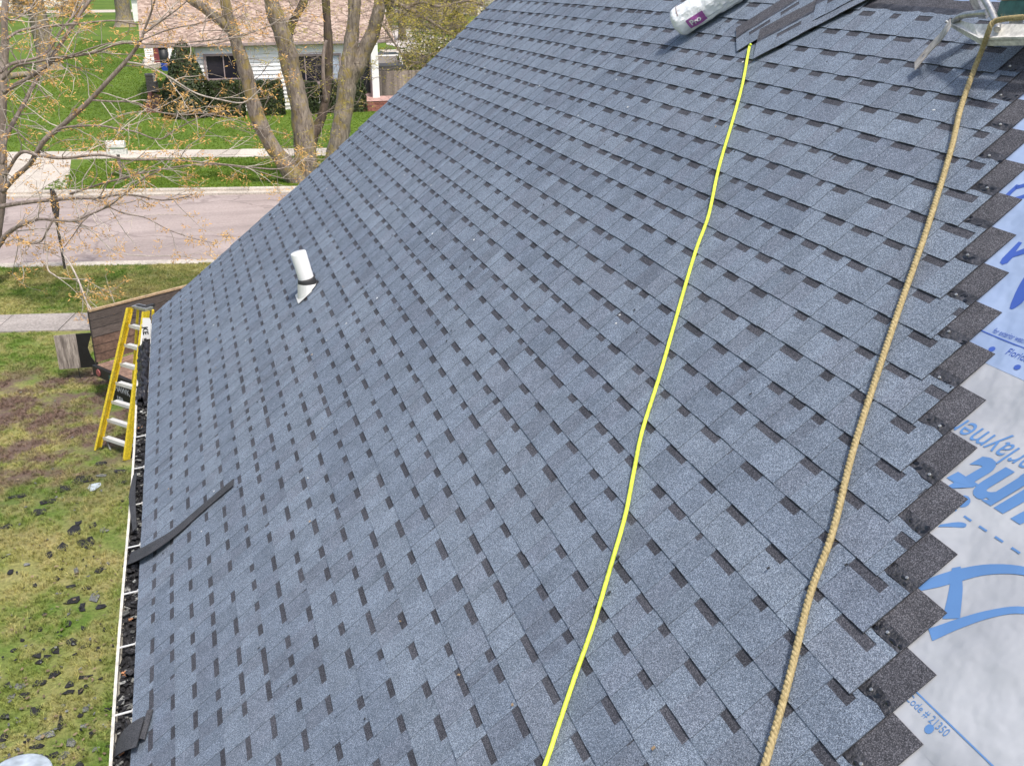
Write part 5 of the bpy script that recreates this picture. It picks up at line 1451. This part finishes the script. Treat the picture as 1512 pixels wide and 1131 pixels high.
# --- near street tree at the left edge
NT = thing('street_tree', 'bare grey branched tree with orange brown buds at the left edge, on the near verge', 'tree', (0, 0, 0))
Yt = 12.4
trunkb = gp(-28, 425); NT.location = trunkb
tm_, lm_, bm_ = MB(), MB(), MB(); r = random.Random(12)
T = bark_tube(tm_, [(-20, 432), (-14, 380), (-5, 320), (2, 270), (2, 200), (4, 125), (7, 75), (6, 25), (10, -20), (8, -90)], [26, 21, 18, 15, 12, 11, 10, 9, 8, 6], trunkb.y, [0, 0, 0, 0, .1, .1, .2, .2, .3, .4])
tm_.build('trunk', M_TWIG, NT)
LIMBS = [  # points, widths in the photo, depth offsets from the trunk
 ([(3, 284), (22, 262), (45, 241), (65, 208), (95, 183), (133, 148), (161, 118), (191, 85), (208, 60), (213, 45), (226, 10), (235, -30)], [8, 8, 8, 8, 8, 7.5, 7, 6.5, 4.5, 3.5, 3, 2], [0, -.1, -.3, -.5, -.6, -.8, -1, -1.1, -1.2, -1.2, -1.3, -1.4]),
 ([(3, 243), (8, 206), (17, 186), (26, 170), (37, 150), (50, 125), (63, 105), (80, 80), (95, 57), (113, 29), (133, 0), (150, -25)], [7, 7, 6.5, 6.5, 6.5, 6.5, 6, 6, 6, 5.5, 5, 4], [0, .2, .3, .4, .5, .6, .7, .8, .9, 1, 1.1, 1.2]),
 ([(6, 137), (22, 126), (40, 117), (64, 101), (80, 91), (106, 84), (139, 78), (172, 66), (199, 64), (230, 66), (290, 62), (340, 56), (380, 44)], [7, 7, 6.5, 6, 5, 4.2, 3.6, 3.2, 2.8, 2.6, 2.4, 2, 1.6], [0, -.2, -.3, -.5, -.6, -.8, -1, -1.1, -1.2, -1.3, -1.5, -1.6, -1.7]),
 ([(0, 108), (17, 95), (57, 85), (74, 72), (93, 42), (113, 18), (130, -10)], [5, 5, 4.5, 4, 3.2, 2.6, 2], [0, .2, .5, .7, .9, 1.1, 1.3]),
 ([(4, 118), (24, 98), (55, 92), (86, 85), (109, 81), (140, 70), (165, 63)], [4.5, 4, 3.6, 3.2, 2.8, 2.3, 1.8], [0, -.2, -.5, -.7, -.9, -1.1, -1.3]),
 ([(7, 60), (30, 46), (66, 40), (113, 36), (166, 31), (205, 36), (240, 30), (262, 22)], [4.5, 4, 3.6, 3, 2.6, 2.2, 1.8, 1.4], [.1, .3, .5, .8, 1, 1.2, 1.4, 1.5]),
 ([(-4, 306), (33, 300), (73, 296), (119, 293), (146, 293), (172, 288), (200, 289), (240, 296), (280, 290)], [7, 6.5, 5.5, 4.5, 4, 3.5, 3, 2.4, 1.6], [0, -.3, -.5, -.8, -1, -1.2, -1.3, -1.5, -1.7]),
 ([(-10, 372), (0, 360), (8, 348), (24, 336), (44, 328), (57, 324), (80, 325), (109, 326), (133, 317), (159, 305), (176, 293), (192, 280), (215, 262), (240, 250)], [9, 8, 7.5, 6.5, 6, 5, 4.2, 3.8, 3.6, 3.2, 2.8, 2.6, 2.2, 1.6], [0, -.1, -.2, -.4, -.6, -.7, -.9, -1.1, -1.3, -1.5, -1.6, -1.7, -1.8, -2]),
 ([(6, 262), (30, 226), (57, 230), (93, 234), (146, 229), (190, 236), (250, 236), (330, 243), (400, 250), (425, 246), (445, 232)], [6, 5.5, 5, 4.5, 4, 3.6, 3.2, 2.6, 2.2, 1.8, 1.3], [0, -.3, -.5, -.9, -1.3, -1.6, -1.9, -2.2, -2.4, -2.5, -2.6]),
 ([(65, 208), (85, 192), (109, 187), (146, 186), (172, 190), (200, 195), (235, 206), (262, 190), (300, 172), (330, 166)], [4, 3.8, 3.6, 3.2, 2.8, 2.5, 2.2, 2, 1.7, 1.3], [-.5, -.6, -.7, -.9, -1.1, -1.3, -1.4, -1.5, -1.6, -1.7]),
 ([(133, 148), (160, 150), (200, 152), (230, 165), (270, 170), (300, 168), (340, 175), (372, 185)], [3.2, 3, 2.7, 2.4, 2.2, 2, 1.7, 1.3], [-.8, -1, -1.2, -1.4, -1.6, -1.7, -1.8, -2]),
 ([(188, 92), (218, 98), (251, 115), (289, 138), (327, 148), (359, 152), (380, 136), (392, 120)], [2.8, 2.8, 2.6, 2.5, 2.3, 2, 1.6, 1.2], [-1.1, -1.2, -1.4, -1.5, -1.7, -1.8, -1.9, -2]),
 ([(103, 287), (133, 277), (159, 269), (186, 263), (200, 258), (240, 250), (300, 243), (360, 248), (410, 262), (440, 266)], [3.6, 3.4, 3.2, 3.2, 3, 2.6, 2.4, 2, 1.7, 1.2], [-.8, -.9, -1, -1.1, -1.2, -1.5, -1.7, -1.9, -2.1, -2.3]),
 ([(80, 322), (70, 340), (62, 355), (48, 360), (30, 352)], [4, 3.5, 3, 2.4, 1.6], [-.9, -.9, -.8, -.7, -.6]),
 ([(210, 52), (240, 30), (262, 14), (290, -10)], [2.6, 2.4, 2, 1.6], [-1.2, -1.3, -1.4, -1.5]),
 ([(199, 64), (250, 44), (290, 36), (330, 24), (360, 8)], [2.4, 2.2, 2, 1.7, 1.3], [-1.2, -1.4, -1.5, -1.6, -1.7]),
 ([(230, 66), (280, 70), (330, 62), (372, 48), (395, 40), (440, 22)], [2.4, 2.2, 2.2, 2, 1.8, 1.3], [-1.3, -1.5, -1.6, -1.7, -1.8, -1.9]),
 ([(146, 293), (160, 268), (172, 250), (200, 236), (214, 225)], [2.2, 2, 1.8, 1.5, 1.2], [-1, -1.1, -1.2, -1.3, -1.3]),
 ([(70, 358), (70, 395), (80, 406), (92, 411), (135, 413)], [2.6, 2.4, 2.2, 1.9, 1.3], [-.9, -1.1, -1.2, -1.2, -1.4]),
 ([(88, 362), (95, 378), (103, 389), (114, 410), (122, 430), (131, 452), (145, 469), (157, 478), (169, 480), (179, 474), (187, 467)], [2.4, 2.6, 2.8, 2.8, 2.7, 2.6, 2.4, 2.2, 2, 1.7, 1.3], [-1, -1.2, -1.4, -1.7, -2, -2.3, -2.6, -2.8, -3, -3.1, -3.2]),
 ([(133, 317), (120, 330), (110, 345), (95, 365)], [2.4, 2, 1.7, 1.4], [-1.3, -1.3, -1.2, -1.1]),
 ([(159, 305), (185, 316), (215, 322), (250, 340), (285, 352), (320, 360)], [2.2, 2, 1.8, 1.6, 1.4, 1.1], [-1.5, -1.6, -1.7, -1.8, -1.9, -2]),
 ([(109, 326), (140, 345), (170, 372), (215, 378), (265, 378), (300, 384)], [2.4, 2, 1.8, 1.6, 1.4, 1.1], [-1.1, -1.2, -1.4, -1.6, -1.8, -1.9]),
 ([(24, 336), (28, 352), (45, 358), (72, 361)], [2.4, 2.2, 1.8, 1.4], [-.4, -.5, -.6, -.8]),
 ([(6, 25), (20, 30), (45, 12), (60, -15)], [3.5, 3, 2.4, 2], [.2, .3, .5, .6]),
 ([(3, 67), (12, 70), (27, 92), (45, 108), (60, 132), (70, 146)], [2.2, 2, 2, 1.8, 1.5, 1.1], [.1, 0, -.2, -.4, -.5, -.6]),
 ([(2, 184), (20, 190), (40, 208), (65, 225), (84, 232)], [2.4, 2.2, 2, 1.7, 1.2], [.1, 0, -.2, -.4, -.6]),
]
for li, (px, wd, dy) in enumerate(LIMBS):
    mb = MB()
    pale = li in (11, 18, 19, 22)
    C, R = bark_tube(mb, px, [q * .86 for q in wd], Yt, dy, 7, 5, .05)
    side = MB()
    L = len(C)
    for i in range(3, L, 2):
        if r.random() < (.25 if li in (18, 19) else .70):
            d = (C[min(i + 1, L - 1)] - C[i - 1]).normalized()
            nd = (d * .8 + Vector((r.gauss(0, .5), r.gauss(0, .5), r.gauss(.05, .5)))).normalized()
            lg = r.uniform(.22, .75) * (1.15 if i < L * .7 else .75)
            twigs(side, bm_, C[i], nd, lg * 1.5, min(R[i] * .6, .012), 1 if r.random() < .75 else 0, r, .10, .02, 6, 11, 0)
    buds(bm_, C[-1], r, .12, 12)
    mb.build('branch', M_TWIGL if pale else M_TWIG, NT)
    lm_.add(side)
lm_.build('twigs', M_TWIGL, NT, kind='stuff')
bm_.build('buds', M_BUD, NT, kind='stuff')

# --- big multi stemmed tree on the far verge
ft = gp(447, 268)
FT = thing('maple_tree', 'large many stemmed tree leaning apart from one base on the far verge', 'tree', ft)
Yf = ft.y
bm2, tw2 = MB(), MB(); r = random.Random(3)
def stem(px, wd, dy, mat, nm='stem', tone=1.0):
    mb = MB(); C, R = bark_tube(mb, px, wd, Yf, dy, 16, 7, .10, 0, tone); mb.build(nm, mat, FT); return C, R
C1 = stem([(452, 285), (440, 268), (416, 236), (395, 205), (379, 170), (369, 130), (357, 90), (345, 50), (335, 15), (328, -30), (322, -90)], [30, 27, 24, 21, 20, 19, 18, 17, 15, 13, 10], [0, 0, -.1, -.2, -.3, -.4, -.5, -.6, -.7, -.8, -.9], M_BARK)
C2 = stem([(450, 292), (450, 255), (450, 215), (443, 160), (432, 110), (420, 60), (406, 20), (395, -25), (388, -90)], [42, 34, 31, 27, 26, 24, 22, 18, 14], [.3, .3, .3, .3, .3, .3, .3, .3, .3], M_BARK)
C3 = stem([(456, 240), (462, 202), (472, 183), (480, 152), (484, 119), (485, 66), (483, 33), (481, 0), (478, -60)], [18, 15, 14, 13, 12, 12, 11, 11, 8], [.3, .4, .5, .6, .7, .8, .9, 1, 1.1], M_BARKD)  # stem in shade: its shade is put into the darker bark colour
C4 = stem([(424, 58), (430, 38), (439, 20), (450, 0), (462, -40)], [12, 11, 10, 10, 7], [.3, .4, .5, .6, .7], M_BARKD, 'branch')
C5 = stem([(342, 46), (322, 28), (300, 12), (280, -2), (255, -25)], [15, 14, 13, 12, 9], [-.6, -.7, -.8, -.9, -1], M_BARK, 'branch')
C6 = stem([(481, 150), (478, 125), (477, 100), (478, 78), (482, 60)], [6, 5.5, 5, 5, 4], [.5, .3, .2, .2, .2], M_TWIG, 'branch')
for C, R in (C1, C2, C3, C4, C5):
    for i in range(6, len(C), 1):
        if r.random() < .42:
            nd = Vector((r.gauss(0, 1), r.gauss(-.3, .6), r.gauss(.35, .6))).normalized()
            twigs(tw2, bm2, C[i] + nd * R[i] * .8, nd, r.uniform(.5, 1.6), .012, 2 if r.random() < .35 else 1, r, .13, .0, 5, 5)
tw2.build('twigs', M_TWIG, FT, kind='stuff'); bm2.build('buds', M_BUDY, FT, kind='stuff')

# --- forked tree beside it, base hidden behind our roof
fk = gp(497, 236)
FK = thing('forked_tree', 'thick forked grey trunk with yellow lichen standing right of the many stemmed tree', 'tree', fk)
bm3, tw3 = MB(), MB()
def stem3(px, wd, dy, nm='trunk'):
    mb = MB(); C, R = bark_tube(mb, px, wd, fk.y, dy, 16, 7, .09); mb.build(nm, M_BARK, FK); return C, R
D1 = stem3([(495, 250), (500, 215), (506, 175), (511, 140), (513, 112), (517, 77), (522, 34), (523, 0), (522, -60)], [34, 29, 26, 25, 26, 21, 18, 17, 13], [0] * 9)
D2 = stem3([(514, 122), (526, 102), (540, 72), (553, 43), (559, 17), (561, 0), (566, -60)], [22, 24, 21, 18, 17, 16, 12], [0, .0, -.1, -.2, -.3, -.3, -.4], 'limb')
for C, R in (D1, D2):
    for i in range(14, len(C)):
        if r.random() < .4:
            nd = Vector((r.gauss(0, 1), r.gauss(-.3, .6), r.gauss(.35, .6))).normalized()
            twigs(tw3, bm3, C[i] + nd * R[i] * .8, nd, r.uniform(.4, 1.4), .011, 1, r, .13, .0, 5, 5)
C7, R7 = stem3([(561, -14), (590, 8), (620, 22), (648, 40), (672, 54)], [8, 6.5, 5, 4, 2], [-.4, -.6, -.8, -1, -1.2], 'branch')
C8, R8 = stem3([(600, 12), (622, 4), (650, 10), (690, 2), (715, 8)], [4, 4, 3.4, 2.6, 2], [-.6, -.8, -1, -1.2, -1.4], 'branch')
C9, R9 = stem3([(560, 30), (580, 60), (600, 88), (625, 92), (640, 78)], [3.5, 3, 2.6, 2.2, 1.6], [-.3, -.6, -1, -1.3, -1.5], 'branch')
for C, R in ((C7, R7), (C8, R8), (C9, R9)):
    for i in range(2, len(C)):
        for k in range(2):
            nd = Vector((r.gauss(0, 1), r.gauss(-.1, .5), r.gauss(.1, .7))).normalized()
            twigs(tw3, bm3, C[i], nd, r.uniform(.4, 1.3), .010, 1, r, .14, .0, 5, 7)
tw3.build('twigs', M_TWIG, FK, kind='stuff'); bm3.build('buds', M_BUDY, FK, kind='stuff')

# --- trees further off
def far_tree(px, py, wpx, label, mat_leaf, seed, hgt=9, lean=0, bare=True, barkm=None, nb=9, z1px=None, bsize=.3):
    b = gp(px, py); r = random.Random(seed); D = (b - CAMP).length; R0 = wpx / 2 * D / F
    o = thing('lawn_tree', label, 'tree', b, None)
    mb = MB(); P = [b + Vector((lean * t * hgt * .1 + r.gauss(0, .05) * t, r.gauss(0, .1) * t, hgt * t)) for t in (-.02, .02, .12, .3, .5, .75, 1)]
    C = smooth(P, 4); Rr = lerps([R0 * 1.9, R0 * 1.4, R0 * 1.05, R0, R0 * .85, R0 * .55, R0 * .2], len(C))
    mb.tube(C, Rr, 12); mb.build('trunk', barkm or M_BARK, o)
    tw, bd = MB(), MB()
    for i in range(14 if wpx > 15 else 7, len(C)):
        for k in range(nb // 4 + 1):
            if r.random() < .75:
                nd = Vector((r.gauss(0, 1), r.gauss(0, 1), r.gauss(.25, .45))).normalized()
                twigs(tw, bd, C[i], nd, r.uniform(1.2, 3.4), (min(max(Rr[i] * .22, .02), .045) if wpx > 15 else .06), 2, r, bsize if wpx > 15 else bsize * 1.7, .02, 5, 9)
    tw.build('limbs', M_TWIG, o, kind='stuff'); bd.build('crown', mat_leaf, o, kind='stuff')
    return o
far_tree(74, 103, 23, 'thick grey trunk with flared roots on the lawn left of the neighbour house', M_BUD, 1, 10, -.6)
far_tree(185, 40, 19, 'grey trunk standing by the upper left corner of the neighbour roof', M_BUD, 2, 11)
far_tree(112, 26, 9, 'thin dark trunk far back on the lawn near the top left', M_BUD, 3, 11, .4)
far_tree(28, 24, 10, 'dark trunk far back at the upper left edge', M_BUD, 4, 12)
far_tree(594, 60, 9, 'pale straight trunk beside the gravel drive right of the neighbour roof', M_BUDY, 5, 10)
far_tree(575, 42, 6, 'slim trunk just right of the neighbour roof edge', M_BUDY, 6, 10)
far_tree(642, 44, 7, 'brown trunk on the lawn strip between the two far streets', M_BUDY, 7, 11)
far_tree(672, 50, 6, 'dark lichened trunk nearest the top of the rake edge', M_BUDY, 8, 10, 0, True, M_BARKD)
far_tree(619, 28, 8, 'trunk on the far side of the pale street, left of the brown trunk', M_YLEAF, 9, 12)
far_tree(700, 24, 7, 'farthest trunk at the upper end of the rake edge', M_YLEAF, 10, 12)
# small tree with yellow green buds between the neighbour house and our rake
bt = gp(668, 78)
far_tree(655, 84, 4, 'young yellow budded tree leaning over the gravel drive beside our rake edge', M_BUDY, 22, 7, .5, nb=12, bsize=.22)
# fallen logs on the lawn
l0, l1 = gp(14, 118), gp(60, 113)
mb = MB(); mb.tube([l0 + Vector((0, 0, .2)), l1 + Vector((0, 0, .2))], [.22, .18], 10)
single(mb, 'log', M_BARK, 'pale fallen log on the lawn near the thick grey trunk', 'log')
# white garage behind the neighbour roof
ga = gp(203, 33)
GA = thing('garage', 'small white gabled garage seen beside the upper left of the neighbour roof', 'garage', ga)
x0, x1 = yp(196, 20, ga.y).x, yp(250, 20, ga.y).x
siding(x0, x1, ga.y, 0, 2.7, 'wall', .15, GA)
mb = MB(); mb.prism([Vector((x0 - .3, ga.y - .3, 2.7)), Vector((x1 + .3, ga.y - .3, 2.7)), Vector(((x0 + x1) / 2, ga.y - .3, 4.1))], (0, 6, 0)); mb.build('roof', M_FROOF, GA)
# far houses and parked cars at the top edge
def far_house(px, py, wpx, label, wallm, seed):
    b = gp(px, py); D = (b - CAMP).length; W = wpx * D / F
    o = thing('far_house', label, 'house', b)
    mb = MB(); mb.box(b + Vector((0, 3, 1.4)), (W, 6, 2.8)); mb.build('wall', wallm, o)
    mb = MB(); mb.prism([b + Vector((-W / 2 - .4, -.5, 2.8)), b + Vector((-W / 2 - .4, 6.5, 2.8)), b + Vector((-W / 2 - .4, 3, 5.2))], (W + .8, 0, 0)); mb.build('roof', M_FROOF, o)
    for k in (-.3, .05, .33):
        mb = MB(); mb.box(b + Vector((W * k, -.02, 1.5)), (1.3, .06, 1.2)); wv_ = mb.build('window', M_SID, o)
        mb = MB(); mb.box(b + Vector((W * k, -.055, 1.5)), (1.1, .03, 1.0)); mb.build('pane', M_GLASS, wv_)
far_house(20, 12, 170, 'pale far house across the back street at the top left', M_SID, 1)
far_house(640, 11.5, 190, 'tan far house behind the trees at the top centre', M_CONC, 2)
def far_car(px, py, col, label):
    b = gp(px, py); o = thing('parked_car', label, 'car', b)
    mb = MB(); mb.box(b + Vector((0, 0, .62)), (4.4, 1.8, .6)); mb.build('body', col, o)
    mb = MB(); mb.prism([b + Vector((x, -.8, z)) for x, z in ((-1.6, .92), (-1.0, 1.45), (.8, 1.45), (1.5, .92))], (0, 1.6, 0)); mb.build('cabin', M_GLASS, o)
    for x in (-1.4, 1.4):
        for y in (-.8, .8):
            c = b + Vector((x, y, .33)); mb = MB(); mb.tube([c - Vector((0, .1, 0)), c + Vector((0, .1, 0))], .33, 12); mb.build('wheel', M_RUBBER, o)
far_car(40, 20, M_WHITE, 'white car parked on the back street at the top left')
far_car(700, 19, M_WHITE, 'white car parked on the far street at the top of the rake edge')
bpy.context.view_layer.update()
